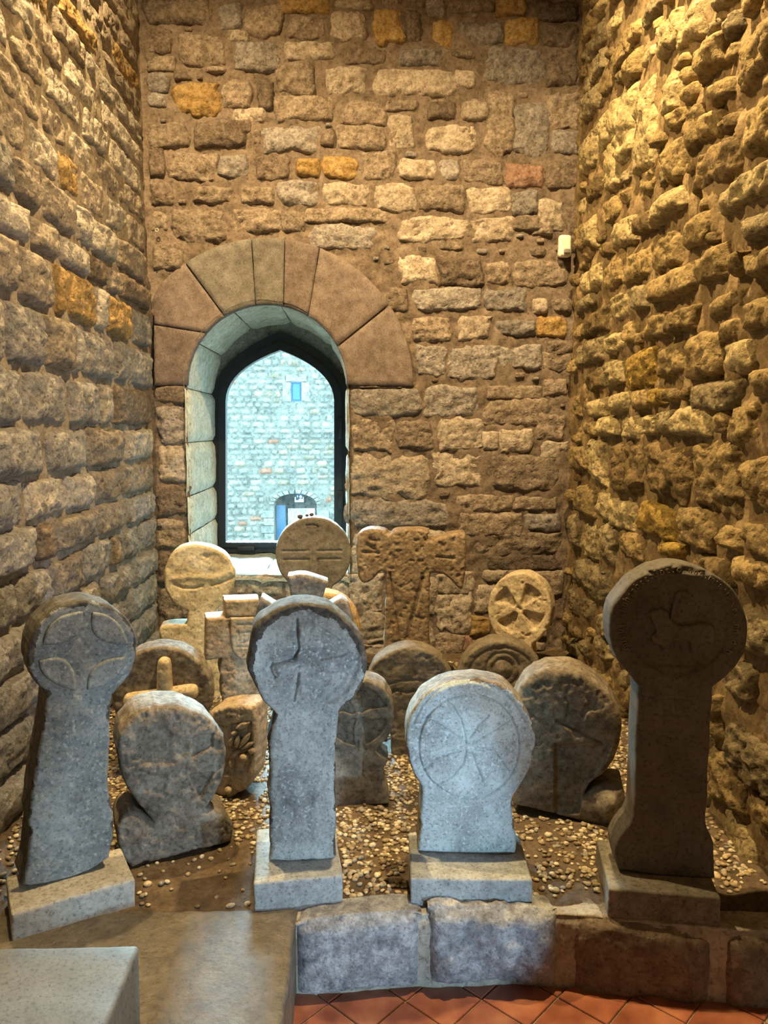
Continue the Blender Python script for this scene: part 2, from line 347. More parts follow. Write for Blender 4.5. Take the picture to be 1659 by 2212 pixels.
for k, s in enumerate(BACK.replace('\n', '').split(';')):
    q = s.split(); x0, y0, x1, y1 = map(float, q[:4]); kind = q[4] if len(q) > 4 else rnd_kind(rb, (('n', 5), ('g', 2), ('l', 1.3), ('d', 1.2)))
    u0, v1 = W_BACK.uv(x0 - 3, y0 - 3); u1, v0 = W_BACK.uv(x1 + 3, y1 + 3)
    flat = y0 > 740
    wall_stone(W_BACK, u0, u1, v0, v1, kind, (0.009 if flat else 0.017) * rb.uniform(.6, 1.6), rb.uniform(.12, .4) if flat else rb.uniform(.2, .6), 100 + k, rough=0.010 if flat else 0.013, jit=.08)
fill(W_BACK, XL, XR, 0.2, 4.05, [(0.11, 0.07), (0.07, 0.045), (0.045, 0.035)], (('n', 4), ('d', 3), ('g', 2)), 0.012, 21, 1500, voussoir_block, 95, rough=0.007)

# --- the arch ring: voussoirs with their own wedge outlines
def poly_stone(W, pts, kind_mat, proud, seed, name='stone', step=0.035, rough=0.004):
    pts = np.array(pts, float); c = pts.mean(0); D = []
    for a, b in zip(pts, np.roll(pts, -1, 0)):
        n = max(2, int(np.linalg.norm(b - a) / step)); D += [a + (b - a) * i / n for i in range(n)]
    D = np.array(D); m = len(D); rings = [(1.0, -0.03), (0.994, proud * .5), (0.975, proud), (0.8, proud), (0.6, proud), (0.4, proud), (0.2, proud)]
    V = []; 
    for f, h in rings:
        q = c + (D - c) * f; Q = np.column_stack([q, np.full(m, seed * 1.1)])
        V.append(W.P(q[:, 0], q[:, 1], h + (rough * fbm(Q, 14, 3, seed) if f < .99 else 0)))
    V.append(W.P(c[:1], c[1:], np.array([proud]))); V = np.vstack(V); Fc = []
    for r in range(len(rings) - 1):
        for i in range(m): j = (i + 1) % m; Fc.append((r * m + i, r * m + j, (r + 1) * m + j, (r + 1) * m + i))
    r = len(rings) - 1
    for i in range(m): Fc.append((r * m + i, r * m + (i + 1) % m, len(V) - 1))
    n = np.cross(V[Fc[-1][1]] - V[Fc[-1][0]], V[Fc[-1][2]] - V[Fc[-1][0]])
    if n @ W.N < 0: Fc = [f[::-1] for f in Fc]
    cc = W.P(c[:1], c[1:], np.array([0.0]))[0]
    return mesh(name, V, Fc, kind_mat, W.root, True, tuple(cc))
cxp, czp = 577.0, 830.0
def arc_px(r, a): return (cxp - r * math.cos(R(a)), czp - r * math.sin(R(a)))
AX = [(-1, -1), (24, 40), (56, 58), (84, 82), (97, 102), (111, 121), (147, 152), (181, 181)]   # angle of the joint at the outer and the inner edge
for k in range(7):
    o0, i0 = AX[k]; o1, i1 = AX[k + 1]; outer = []; inner = []
    for f in np.linspace(0.006, 0.994, 6):
        ao, ai = o0 + (o1 - o0) * f, i0 + (i1 - i0) * f
        x, y = arc_px(316 if ao > 8 else 300, ao); outer.append(W_BACK.uv(max(x, 333), y)); inner.append(W_BACK.uv(*arc_px(172, ai)))
    poly_stone(W_BACK, outer + inner[::-1], (M_VOUS, M_VOUS, M_VOUSG, M_VOUSG, M_VOUS, M_VOUS, M_VOUS)[k], 0.016 if k not in (4,) else 0.012, 300 + k)
# --- the reveal: blocks lining the opening through the wall
def reveal_block(s0, s1, seed):
    """s along the lining from the left foot over the arch to the right foot"""
    n, m = max(5, int((s1 - s0) / 0.03)), 16
    S, T = np.meshgrid(np.linspace(s0 + .003, s1 - .003, n), np.linspace(0, 1, m), indexing='ij'); s, t = S.ravel(), T.ravel()
    hj = HOLE_C[1] - SILL; arc = math.pi * HOLE_R
    x = np.zeros(len(s)); z = np.zeros(len(s)); nx = np.zeros(len(s)); nz = np.zeros(len(s))
    l = s < hj; x[l] = HOLE_C[0] - HOLE_R; z[l] = SILL + s[l]; nx[l] = 1
    q = (s >= hj) & (s <= hj + arc); a = (s[q] - hj) / HOLE_R; x[q] = HOLE_C[0] - HOLE_R * np.cos(a); z[q] = HOLE_C[1] + HOLE_R * np.sin(a); nx[q] = np.cos(a); nz[q] = -np.sin(a)
    r = s > hj + arc; x[r] = HOLE_C[0] + HOLE_R; z[r] = HOLE_C[1] - (s[r] - hj - arc); nx[r] = -1
    y = YB - 0.018 + t * (YW - YB + .05)
    es = np.abs(2 * (s - s0) / (s1 - s0) - 1); e = np.maximum(es ** 8, np.maximum(0, 1 - t * 14) ** 2)
    h = 0.006 * fbm(np.stack([x, y, z], 1), 9, 4, seed) + 0.010 * (1 - e) - 0.018 * np.maximum(es ** 30, (t == 0) * 0.6)
    V = np.stack([x + nx * h, y, z + nz * h], 1); Fc = grid_faces(n, m)
    nn = np.cross(V[Fc[0][1]] - V[Fc[0][0]], V[Fc[0][2]] - V[Fc[0][0]])
    if nn @ np.array([nx[0], 0, nz[0]]) < 0: Fc = Fc[:, ::-1]
    mesh('stone', V, Fc, M_REVEAL, W_BACK.root, True, tuple(V.mean(0)))
lp = np.array([(HOLE_C[0] + (x - HOLE_C[0]) * 1.03, z + (.012 if z > HOLE_C[1] else 0)) for x, z in hole]); lp[[0, -1], 1] -= .03; n = len(lp)
mesh('lining', np.vstack([np.column_stack([lp[:, 0], np.full(n, yy), lp[:, 1]]) for yy in (YB - .01, YW + .13)]), [(i, i + 1, n + i + 1, n + i) for i in range(n - 1)], M_MORTAR_L, W_BACK.root, False, (HOLE_C[0], YB, SILL))
_hj = HOLE_C[1] - SILL; _arc = math.pi * HOLE_R
cuts = [0, _hj * .22, _hj * .42, _hj * .7, _hj * .98, _hj + _arc * .17, _hj + _arc * .36, _hj + _arc * .55, _hj + _arc * .77, _hj + _arc * 1.0, _hj * 1.35 + _arc, _hj * 1.7 + _arc, _hj * 2 + _arc]
for k in range(len(cuts) - 1): reveal_block(cuts[k], cuts[k + 1], 40 + k)
# sill stones on the flat foot of the opening
def sill_stone(x0, x1, seed):
    n, m = 14, 20; A, B = np.meshgrid(np.linspace(x0, x1, n), np.linspace(YB - .02, YW + .03, m), indexing='ij'); x, y = A.ravel(), B.ravel()
    P = np.stack([x, y, np.zeros(len(x))], 1); ex = np.abs(2 * (x - x0) / (x1 - x0) - 1)
    z = SILL + 0.008 * fbm(P, 8, 4, seed) - 0.015 * ex ** 20 - 0.03 * np.maximum(0, 1 - (y - YB + .02) / .03) ** 2
    mesh('stone', np.stack([x, y, z], 1), grid_faces(n, m), M_SILL, W_BACK.root, True, (float((x0 + x1) / 2), YB + .4, SILL))
M_SILL = stone_mat('sill_bluish_stone', (0.20, 0.235, 0.24), (0.12, 0.14, 0.145), (0.28, 0.32, 0.33), 0.6, 50, 8)
sill_stone(HOLE_C[0] - HOLE_R - .01, HOLE_C[0] - .05, 61); sill_stone(HOLE_C[0] - .05, HOLE_C[0] + HOLE_R + .01, 62)

# --- left wall: courses (heights read at the picture's left edge) and the joints along each of them
LEFT = [(-700, -590, [60, 160, 235]), (-590, -490, [110, 190, 260]), (-490, -400, [50, 150, 220]), (-400, -320, [100, 180, 255]), (-320, -240, [40, 140, 210, 270]), (-240, -165, [90, 170, 245]), (-165, -80, [20, 75, 150, 215]), (-80, 5, [40, 110, 170, 240]), (5, 100, [60, 130, 205, 255]), (100, 190, [34, 119, 170, 225, 270]), (190, 300, [88, 151, 193, 245, 290]),
        (300, 415, [54, 111, 178, 213, 262]), (415, 500, [82, 139, 203, 242, 264]), (500, 637, [48, 125, 150, 213, 234, 287]), (637, 780, [20, 100, 162, 178, 252, 277]),
        (780, 920, [50, 145, 215, 240]), (920, 1042, [92, 180, 263]), (1042, 1150, [41, 134, 191, 252]), (1150, 1255, [59, 101, 200, 263]), (1255, 1370, [5, 93, 163, 226, 240, 290]),
        (1370, 1470, [35, 110, 200, 270]), (1470, 1580, [70, 150, 240]), (1580, 1690, [40, 130, 230]), (1690, 1790, [60, 160, 250])]
mortar_sheet(W_LEFT, 2.2, YB + .02, 0, ZC, 0.022, 0.009)
rl = random.Random(5); kk = 0
for (ya, yb, js) in LEFT:
    v1 = W_LEFT.uv(0, ya)[1]; v0 = W_LEFT.uv(0, yb)[1]
    us = [2.35] + [W_LEFT.uv(x, 927)[0] for x in js] + [YB - .01]
    upper = ya < 300
    for a, b in zip(us[:-1], us[1:]):
        kind = rnd_kind(rl, (('n', 2), ('g', 6), ('l', 2.5), ('d', .5), ('o', .2)) if ya >= 637 else (('n', 5), ('g', 3), ('l', 2), ('d', .8), ('o', .5))) if not upper else rnd_kind(rl, (('n', 5), ('l', 3), ('o', .6)))
        if ya == 500 and 3.0 < a < 3.4: kind = 'o'
        jv = 0.012
        wall_stone(W_LEFT, a + .007, b - .007, v0 + rl.uniform(.002, jv), v1 - rl.uniform(.002, jv), kind, rl.uniform(.004, .009) if upper else rl.uniform(.026, .042), rl.uniform(.10, .28), 700 + kk, rough=0.009 if upper else 0.011, jit=0.05, edgy=.6, ex=9); kk += 1

# --- right wall: rubble (left, right, top, bottom at its middle, in three enlarged views)
RA = """175 255 130 300;190 345 250 430;235 350 440 620;375 490 100 270;290 380 10 90;420 565 270 540;525 645 450 670;665 850 -20 150;660 790 155 300;580 650 180 320;790 955 170 420 l;
960 1150 30 340 l;1130 1330 330 620;1350 1450 100 290;1460 1659 280 660;1270 1400 650 830;660 740 400 500;180 300 740 950 g;300 440 870 1150 l;130 290 1080 1400 l;345 470 1150 1560 l;450 590 760 1320 l;
595 745 650 1390 l;830 930 560 900 l;850 1000 1150 1480;660 830 1050 1380 l;1040 1140 900 1250;1142 1290 900 1130;1300 1390 960 1090;1090 1480 1150 1480;1500 1659 850 1250;1290 1659 1420 1700"""
RB = """190 275 190 430 l;280 370 -60 240 l;440 600 190 440;605 740 150 320;745 1000 -20 170 l;500 715 470 710;745 960 290 610;1010 1210 200 430;1290 1500 20 270;1510 1659 170 390;1140 1370 430 720;1400 1510 470 650;
1530 1659 480 690;130 340 610 780;350 495 510 760;690 1100 640 850;290 380 770 870;400 560 800 1030 l;570 840 790 960;110 270 820 940 g;180 390 930 1130;1200 1500 800 960;1510 1659 860 1110;700 890 960 1200;
895 1120 920 1120;350 500 1130 1300 l;120 340 1190 1390;1030 1285 1140 1500;1320 1560 1210 1440;1310 1450 1020 1190;520 760 1270 1580 o;770 1000 1220 1500;345 500 1350 1570 l;190 330 1400 1620;1060 1450 1530 1780;1560 1659 1440 1640"""
RC = """290 415 150 290;440 600 100 260 l;610 750 80 220;755 890 60 210 o;890 1000 60 170;1010 1200 60 200;520 700 280 460 l;710 820 270 440;820 955 250 440 g;965 1250 220 440;1285 1370 230 420;1380 1640 200 520;250 350 320 430;
355 510 300 440 l;300 410 480 820 l;415 745 490 890;755 1090 480 950;1100 1490 490 1050;1510 1659 600 1030;205 355 840 1090;360 435 880 1100 l;440 665 930 1160 l;675 970 950 1230 o;975 1270 990 1310;1300 1480 1130 1330;
1485 1659 1110 1360;220 380 1140 1400 l;385 500 1150 1460;510 720 1220 1400;840 1040 1270 1390 o;80 215 1060 1330 g;160 430 1420 1690;1100 1400 1380 1580;1420 1659 1400 1600;120 290 510 700"""
RD = """180 400 640 850 g;190 440 1000 1350 g;100 165 830 1120;90 330 1180 1540;340 470 1420 1600;180 400 1600 1900;250 460 350 600 g;-20 95 900 1170;-20 80 1250 1500"""
mortar_sheet(W_RIGHT, 2.0, YB + .02, 0, ZC, 0.018, 0.018)
rr = random.Random(9); kk = 0
for txt, ox, oy, sc_ in ((RA, 1220, 0, 3.78), (RB, 1220, 420, 3.78), (RC, 1200, 820, 3.614), (RD, 1500, 1200, 2.767)):
    for s in txt.replace('\n', '').split(';'):
        q = s.split(); x0, x1, yt, yb = map(float, q[:4]); x0, x1 = ox + x0 / sc_, ox + x1 / sc_; yt, yb = oy + yt / sc_, oy + yb / sc_; xc, yc = (x0 + x1) / 2, (yt + yb) / 2
        kind = q[4] if len(q) > 4 else rnd_kind(rr, (('n', 5), ('l', 1.6), ('g', 1.5), ('d', .6)))
        if x1 > 1655: x1 = 1700
        ua, ub = W_RIGHT.uv(max(x0, 1238), yc)[0], W_RIGHT.uv(x1, yc)[0]; vt, vb = W_RIGHT.uv(xc, yt)[1], W_RIGHT.uv(xc, yb)[1]
        ua, ub = min(ua, ub), min(max(ua, ub), YB - .01)
        kk += 1
        if any(ua < b1 - .25 * (ub - ua) and ub > b0 + .25 * (ub - ua) and vb < c1 - .25 * (vt - vb) and vt > c0 + .25 * (vt - vb) for b0, b1, c0, c1 in W_RIGHT.boxes): continue
        wall_stone(W_RIGHT, ua - .002, ub + .002, vb - .004, vt + .004, kind, rr.uniform(.028, .050), rr.uniform(.15, .5), 1500 + kk, rough=0.016, jit=0.13, edgy=1.0, ex=7)
fill(W_RIGHT, 2.25, YB - .02, 0.2, 4.1, [(0.20, 0.13), (0.13, 0.09), (0.08, 0.06)], (('n', 5), ('d', 2), ('g', 2), ('l', 1)), 0.032, 33, 1600, None, 150, rough=0.018, edgy=1.2, ex=8)

# --- the hall behind the viewer, floor and ceiling
M_PLASTER = stone_mat('hall_masonry', (0.30, 0.24, 0.17), bump=0.5)
def quad(name, pts, mat, parent=None): return mesh(name, pts, [(0, 1, 2, 3)], mat, parent, False)
for W, x in ((W_LEFT, XL - .01), (W_RIGHT, XR + .01)):
    quad('masonry', [(x, YF, 0), (x, 2.25, 0), (x, 2.25, ZC), (x, YF, ZC)], M_PLASTER, W.root).location = -np.array(W.root.location)
tag(quad('wall_rear', [(XL - .1, YF, 0), (XR + .1, YF, 0), (XR + .1, YF, ZC), (XL - .1, YF, ZC)], M_PLASTER), kind='structure')
tag(quad('ceiling', [(XL - .1, YF, ZC), (XR + .1, YF, ZC), (XR + .1, YW + .3, ZC), (XL - .1, YW + .3, ZC)], M_PLASTER), kind='structure')
for x0, x1, z0, z1 in ((XL - .4, HOLE_C[0] - HOLE_R - .03, 0, ZC), (HOLE_C[0] + HOLE_R + .03, XR + .4, 0, ZC), (XL - .4, XR + .4, HOLE_C[1] + HOLE_R + .05, ZC), (XL - .4, XR + .4, -2, SILL - .03)):
    quad('masonry', [(x0, YW + .12, z0), (x1, YW + .12, z0), (x1, YW + .12, z1), (x0, YW + .12, z1)], M_PLASTER, W_BACK.root).location = -np.array(W_BACK.root.location)

M_GROUT = stone_mat('tile_grout', (0.34, 0.27, 0.21), bump=0.3)
floor = tag(quad('floor', [(XL, YF, -.006), (XR, YF, -.006), (XR, 2.3, -.006), (XL, 2.3, -.006)], M_GROUT), kind='structure')
def terracotta():
    m = bpy.data.materials.new('terracotta'); m.use_nodes = True; t = m.node_tree; b = t.nodes['Principled BSDF']; L = t.links.new
    pos = nd(t, 'ShaderNodeNewGeometry').outputs['Position']
    n = nd(t, 'ShaderNodeTexNoise', Scale=9.0, Detail=6.0); L(pos, n.inputs['Vector'])
    col = ramp(t, n.outputs['Fac'], [(0.3, (0.14, 0.042, 0.022)), (0.5, (0.25, 0.085, 0.048)), (0.72, (0.37, 0.16, 0.09))])
    oi = nd(t, 'ShaderNodeObjectInfo'); mr = nd(t, 'ShaderNodeMapRange'); L(oi.outputs['Random'], mr.inputs[0]); mr.inputs[3].default_value = .8; mr.inputs[4].default_value = 1.2
    vm = nd(t, 'ShaderNodeVectorMath', operation='SCALE'); L(col, vm.inputs[0]); L(mr.outputs[0], vm.inputs['Scale']); L(vm.outputs[0], b.inputs['Base Color'])
    b.inputs['Roughness'].default_value = 0.35
    bp = nd(t, 'ShaderNodeBump', Strength=0.25, Distance=0.004); L(n.outputs['Fac'], bp.inputs['Height']); L(bp.outputs[0], b.inputs['Normal'])
    return m
M_TILE = terracotta()
c0 = ground_hit(876, 2162, 0.0); dg = ground_hit(1041, 2158, 0.0)[0] - c0[0]; half = dg / 2 - .003
tv = np.array([(half, 0), (0, half), (-half, 0), (0, -half)])
tV = np.vstack([np.column_stack([tv, np.full(4, -.012)]), np.column_stack([tv, np.full(4, -.002)]), np.column_stack([tv * .975, np.zeros(4)])])
tF = [(0, 1, 5, 4), (1, 2, 6, 5), (2, 3, 7, 6), (3, 0, 4, 7), (4, 5, 9, 8), (5, 6, 10, 9), (6, 7, 11, 10), (7, 4, 8, 11), (8, 9, 10, 11)]
tile0 = None
for i in range(-3, 8):
    for j in range(-8, 3):
        x = c0[0] + dg * (i + .5) + (dg / 2 if j % 2 else 0); y = c0[1] + dg / 2 * j
        if not (-0.25 < x < XR - .05 and 1.2 < y < 2.2): continue
        if tile0 is None: tile0 = o = mesh('tile', tV, tF, M_TILE, None, False)
        else: o = tile0.copy(); COL.objects.link(o)
        o.parent = floor; o.location = (x, y, random.uniform(-.0015, .001)); o.rotation_euler = (random.uniform(-.004, .004), random.uniform(-.004, .004), random.uniform(-.01, .01))

# ------------------------------------------------------------------ gravel bed, kerb, ledge, plinth
G0 = 0.22
def yk(x): # the kerb's front line, bowed
    return np.interp(x, [-.3, -.16, .10, .45, .62, .85, 1.05, 1.35], [2.02, 2.02, 2.045, 2.05, 2.03, 1.985, 1.95, 1.93])
def gz(x, y): return G0 + 0.018 * max(0.0, y - 2.15)
M_MUD = stone_mat('damp_soil', (0.115, 0.078, 0.045), (0.05, 0.033, 0.02), (0.20, 0.145, 0.09), 0.9, 70, 8, rough=0.62, spec=0.4, dist=0.012)
nx_, ny_ = 125, 125
A, B = np.meshgrid(np.linspace(XL - .02, XR + .02, nx_), np.linspace(1.97, YB + .02, ny_), indexing='ij'); x, y = A.ravel(), B.ravel()
y = np.maximum(y, yk(x) + .045)
P = np.stack([x, y, np.zeros(len(x))], 1); z = G0 + 0.018 * np.maximum(0, y - 2.15) + 0.010 * fbm(P, 6, 4, 77) - 0.004 + 0.05 * sst(.16, 0, x - XL) + 0.03 * sst(.15, 0, XR - x) - .035 * sst(2.10, 2.04, y)
bed = tag(mesh('gravel_bed', np.stack([x, y, z], 1), grid_faces(nx_, ny_), M_MUD), kind='structure')
bedz = z.reshape(nx_, ny_)
def bed_h(px, py):
    i = np.clip(((px - (XL - .02)) / (XR - XL + .04) * (nx_ - 1)).astype(int), 0, nx_ - 2); j = np.clip(((py - 1.97) / (YB - 1.95) * (ny_ - 1)).astype(int), 0, ny_ - 2)
    return bedz[i, j]
M_KERB = stone_mat('kerb_granite', (0.30, 0.31, 0.33), (0.09, 0.09, 0.10), (0.62, 0.64, 0.66), 1.0, 110, 9, rough=0.5, spec=0.6, dist=0.008, mottle=.6)
M_KERBM = stone_mat('kerb_mortar', (0.40, 0.36, 0.30), (0.22, 0.19, 0.15), (0.55, 0.5, 0.43), 0.9, 60, 8, rough=0.75, dist=0.008)
M_KERBD = stone_mat('kerb_brown', (0.20, 0.155, 0.115), (0.10, 0.075, 0.055), (0.32, 0.26, 0.20), 0.9, 80, 9, rough=0.7, dist=0.008)
kerb = tag(empty('kerb', (0.4, 2.06, 0)), kind='structure')
def kerb_piece(name, x0, x1, mat, seed, h0, h1, bulge, rough, front=0.0, z0=-.01, back=0.10):
    n, m = max(6, int((x1 - x0) / .012)), 40
    S, T = np.meshgrid(np.linspace(0, 1, n), np.linspace(0, 1, m), indexing='ij'); s, t = S.ravel(), T.ravel(); x = x0 + (x1 - x0) * s
    top = h0 + (h1 - h0) * s; L = top / (top + back); up = t < .62
    q = np.where(up, t / .62, (t - .62) / .38)
    y = np.where(up, 0, q * back); z = np.where(up, z0 + (top - z0) * q, top)
    rad = .018; ce = np.exp(-((t - .62) / .05) ** 2); y = y + rad * .7 * ce; z = z - rad * .35 * ce
    Q = np.stack([x, y + yk(x), z], 1); es = np.abs(2 * s - 1); nz = fbm(Q, 12, 4, seed, .6)
    e = 1 - es ** 10
    off = front + bulge * e * np.where(up, np.sin(np.pi * np.clip(q, 0, 1)) ** .5, 0) + rough * nz * e - .02 * (1 - e)
    y = y + yk(x) - np.where(up, off, 0) ; z = z + np.where(up, 0, rough * .8 * nz - .012 * (1 - e))
    mesh(name, np.stack([x, y, z], 1), grid_faces(n, m, True), mat, kerb, True, (float((x0 + x1) / 2), 2.05, 0))
XS = ground_hit(640, 2155, 0.0)[0]
def kx(px, py=2080): return hit(px, py, 1, 2.04)[0]
kerb_piece('mortar', XS - .02, XR + .02, M_KERBM, 5, .222, .215, 0.0, .005, -.006)
kerb_piece('stone', XS + .004, kx(912), M_KERB, 11, .222, .232, .010, .004, z0=.012)
kerb_piece('stone', kx(925), kx(1205), M_KERB, 12, .236, .232, .030, .018, z0=.012)
kerb_piece('stone', kx(1228), kx(1515), M_KERBD, 13, .222, .200, .010, .008)
kerb_piece('stone', kx(1535), XR + .01, M_KERBD, 14, .205, .205, .012, .007)
M_LEDGE = stone_mat('ledge_slab', (0.110, 0.091, 0.063), (0.055, 0.044, 0.028), (0.182, 0.160, 0.121), 1.0, 75, 6, rough=0.40, spec=0.8, dist=0.008)
def slab(name, x0, x1, y0, y1, z0, z1, mat, seed, amp, bev=.012, parent=None):
    return box(name, ((x0 + x1) / 2, (y0 + y1) / 2, z0), (x1 - x0, y1 - y0, z1 - z0), mat, parent, 0, bev, amp, 26, seed)
tag(slab('ledge', XL + .01, XS, 0.75, 2.10, -.01, 0.222, M_LEDGE, 3, .004), kind='structure')
M_PLINTH = stone_mat('plinth_stone', (0.120, 0.107, 0.089), (0.080, 0.070, 0.057), (0.151, 0.136, 0.113), 0.35, 110, 5, rough=0.7, dist=0.003)
zp = 0.50; pc = ground_hit(300, 2040, zp)
pl = tag(empty('plinth', (XL + .3, pc[1] - .3, .222)), 'low pale stone plinth with a chamfered edge in the bottom left corner', 'plinth')
slab('block', XL + .04, pc[0], pc[1] - .62, pc[1], .215, zp, M_PLINTH, 8, .0015, .010, pl)

# ------------------------------------------------------------------ the gravestones
class Plane:
    def __init__(s, P, yaw, lean=0.0):
        s.P = np.array(P, float); y = R(yaw)
        s.U = np.array([math.cos(y), math.sin(y), 0]); n = np.array([math.sin(y), -math.cos(y), 0])
        l = R(lean); s.V = np.array([0, 0, math.cos(l)]) - n * math.sin(l); s.N = n * math.cos(l) + np.array([0, 0, math.sin(l)])
    def uv(s, px, py):
        r = ray(px, py); t = ((s.P - CAM) @ s.N) / (r @ s.N); X = CAM + r * t - s.P
        return X @ s.U, X @ s.V
    def at(s, u, v, w): return s.P + np.outer(u, s.U) + np.outer(v, s.V) + np.outer(w, s.N)
    def shift(s, d): q = Plane.__new__(Plane); q.P, q.U, q.V, q.N = s.P + s.N * d, s.U, s.V, s.N; return q
FOOT = []
def carve(name, pl, outline, thick, mat, parent, relief=None, cellpx=2.2, rnd=0.008, toprim=0.0, jit=0.003, rough=0.0015, seed=1, it=2, vmin=None, nscale=25, sidelayers=4, bulge=0.0, rim_mat=None, rim_w=0.0):
    """a slab of stone cut to an outline seen in the photograph, relief carved into its face; real thickness behind it"""
    O = chaikin(outline, it)
    if toprim:
        T = np.roll(O, -1, 0) - np.roll(O, 1, 0); ar = 0.5 * np.sum(O[:, 0] * np.roll(O[:, 1], -1) - np.roll(O[:, 0], -1) * O[:, 1])
        ny = -T[:, 0] * (1 if ar > 0 else -1) / np.maximum(np.hypot(T[:, 0], T[:, 1]), 1e-6)
        O = O.copy(); O[:, 1] += toprim * np.maximum(0, -ny)
    uv = np.array([pl.uv(*p) for p in O])
    if vmin is not None: uv[:, 1] = np.maximum(uv[:, 1], vmin)
    if jit:
        Q = np.column_stack([uv, np.full(len(uv), seed * 3.3)]); uv = uv + np.stack([fbm(Q, nscale, 3, seed), fbm(Q, nscale, 3, seed + 4)], 1) * jit * np.minimum(1, np.maximum(0, uv[:, 1:2] - uv[:, 1].min()) * 30)
    d = np.linalg.norm(pl.P - CAM); c = cellpx * d / F
    lo, hi = uv.min(0) - c, uv.max(0) + c; nu, nv = int((hi[0] - lo[0]) / c) + 2, int((hi[1] - lo[1]) / c) + 2
    A, B = np.meshgrid(lo[0] + np.arange(nu) * c, lo[1] + np.arange(nv) * c, indexing='ij'); u, v = A.ravel().copy(), B.ravel().copy()
    Fc = grid_faces(nu, nv); keep = inside(u[Fc].mean(1), v[Fc].mean(1), uv); Fc = Fc[keep]
    used = np.unique(Fc); mp = np.full(len(u), -1); mp[used] = np.arange(len(used)); Fc = mp[Fc]; u, v = u[used], v[used]
    E = np.concatenate([Fc[:, [0, 1]], Fc[:, [1, 2]], Fc[:, [2, 3]], Fc[:, [3, 0]]]); key = np.sort(E, 1); code = key[:, 0].astype(np.int64) * (len(u) + 1) + key[:, 1]
    _, inv, cnt = np.unique(code, return_inverse=True, return_counts=True); BE = E[cnt[np.asarray(inv).ravel()] == 1]
    bd = np.unique(BE); u[bd], v[bd] = nearest(u[bd], v[bd], uv)
    dist = seg_dist(u, v, uv, True)
    q = np.clip(1 - dist / max(rnd, 1e-5), 0, 1); drop = rnd * (1 - np.sqrt(np.maximum(0, 1 - q * q)))
    P0 = pl.at(u, v, np.zeros(len(u))); h = -drop + rough * fbm(P0, 26, 4, seed + 2, .6) + bulge * (1 - np.exp(-dist / .05))
    if relief is not None:
        px, py = project(P0); h = h + relief(px, py)
    front = pl.at(u, v, h); n0 = len(u)
    ub, vb = u[::1], v[::1]; back = pl.at(ub, vb, -thick + drop * .8 + 0.002 * fbm(P0, 20, 2, seed))
    V = [front, back]; Fl = [Fc if (np.cross(front[Fc[0][1]] - front[Fc[0][0]], front[Fc[0][2]] - front[Fc[0][0]]) @ pl.N > 0) else Fc[:, ::-1]]
    flip = Fl[0] is not Fc
    Fl.append((Fc if flip else Fc[:, ::-1]) + n0)
    idx = np.full(n0, -1); idx[bd] = np.arange(len(bd)); prev = bd.copy(); base = 2 * n0
    e0, e1 = (BE[:, 1], BE[:, 0]) if not flip else (BE[:, 0], BE[:, 1])
    cen = uv.mean(0)
    wf = h[bd]; wb = -thick + drop[bd] * .8
    layer = [bd]
    for k in range(1, sidelayers):
        f = k / sidelayers; ww = wf * (1 - f) + wb * f; PQ = pl.at(u[bd], v[bd], ww)
        nz = rough * 2.0 * fbm(PQ, 22, 3, seed + 7)
        V.append(pl.at(u[bd] + nz, v[bd] + nz * .5, ww)); layer.append(base + np.arange(len(bd))); base += len(bd)
    layer.append(bd + n0)
    for a, b in zip(layer[:-1], layer[1:]):
        Fl.append(np.stack([a[idx[e0]], a[idx[e1]], b[idx[e1]], b[idx[e0]]], 1))
    o = mesh(name, np.vstack(V), np.vstack(Fl), mat, parent, True, tuple(pl.P))
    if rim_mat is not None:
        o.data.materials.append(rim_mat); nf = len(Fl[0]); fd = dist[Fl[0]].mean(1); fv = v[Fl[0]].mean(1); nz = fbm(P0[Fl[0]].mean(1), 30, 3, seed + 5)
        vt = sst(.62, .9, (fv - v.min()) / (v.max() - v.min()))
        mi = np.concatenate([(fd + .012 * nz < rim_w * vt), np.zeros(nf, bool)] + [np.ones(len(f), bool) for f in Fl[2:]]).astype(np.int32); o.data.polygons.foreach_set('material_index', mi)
    return o
def lens(p, q, m1, m2, n=10):
    """pointed leaf between two tips through two side points"""
    p, q = np.array(p, float), np.array(q, float); out = []
    for a, m, b in ((p, np.array(m1, float), q), (q, np.array(m2, float), p)):
        c = 2 * m - (a + b) / 2
        for i in range(n):
            t = i / n; w_ = (1 - t) ** 2 * a + 2 * t * (1 - t) * c + t * t * b; out.append((w_[0], w_[1], 1) if i == 0 else (w_[0], w_[1]))
    return out
def groove(px, py, pts, w_, depth): d = seg_dist(px, py, pts); return -depth * np.exp(-(d / w_) ** 2)
def raised(px, py, poly, h, soft=3.0): return h * sst(-soft, soft, -sdf(px, py, poly))
def circ(cx, cy, rx, ry=None, a0=0, a1=360, n=28):
    ry = ry or rx; return [(cx + rx * math.cos(R(a)), cy - ry * math.sin(R(a))) for a in np.linspace(a0, a1, n, endpoint=(a1 - a0) < 360)]
def pit(px, py, seed, sc_=0.05, depth=.006, th=.35):
    Q = np.stack([px * sc_, py * sc_, np.full(px.shape, seed * 2.1)], 1); return -depth * sst(th, th + .5, fbm(Q, 1, 3, seed))
SM = lambda name, base, **k: stone_mat(name, base, **k)
S_SLATE = SM('stele_slate', (0.215, 0.235, 0.235), dark=(0.10, 0.115, 0.12), light=(0.34, 0.37, 0.365), bump=.45, fine=110, coarse=6, mottle=.3, fleck=(0.29, 0.325, 0.325), pits=.3, dist=.004, rough=.75)
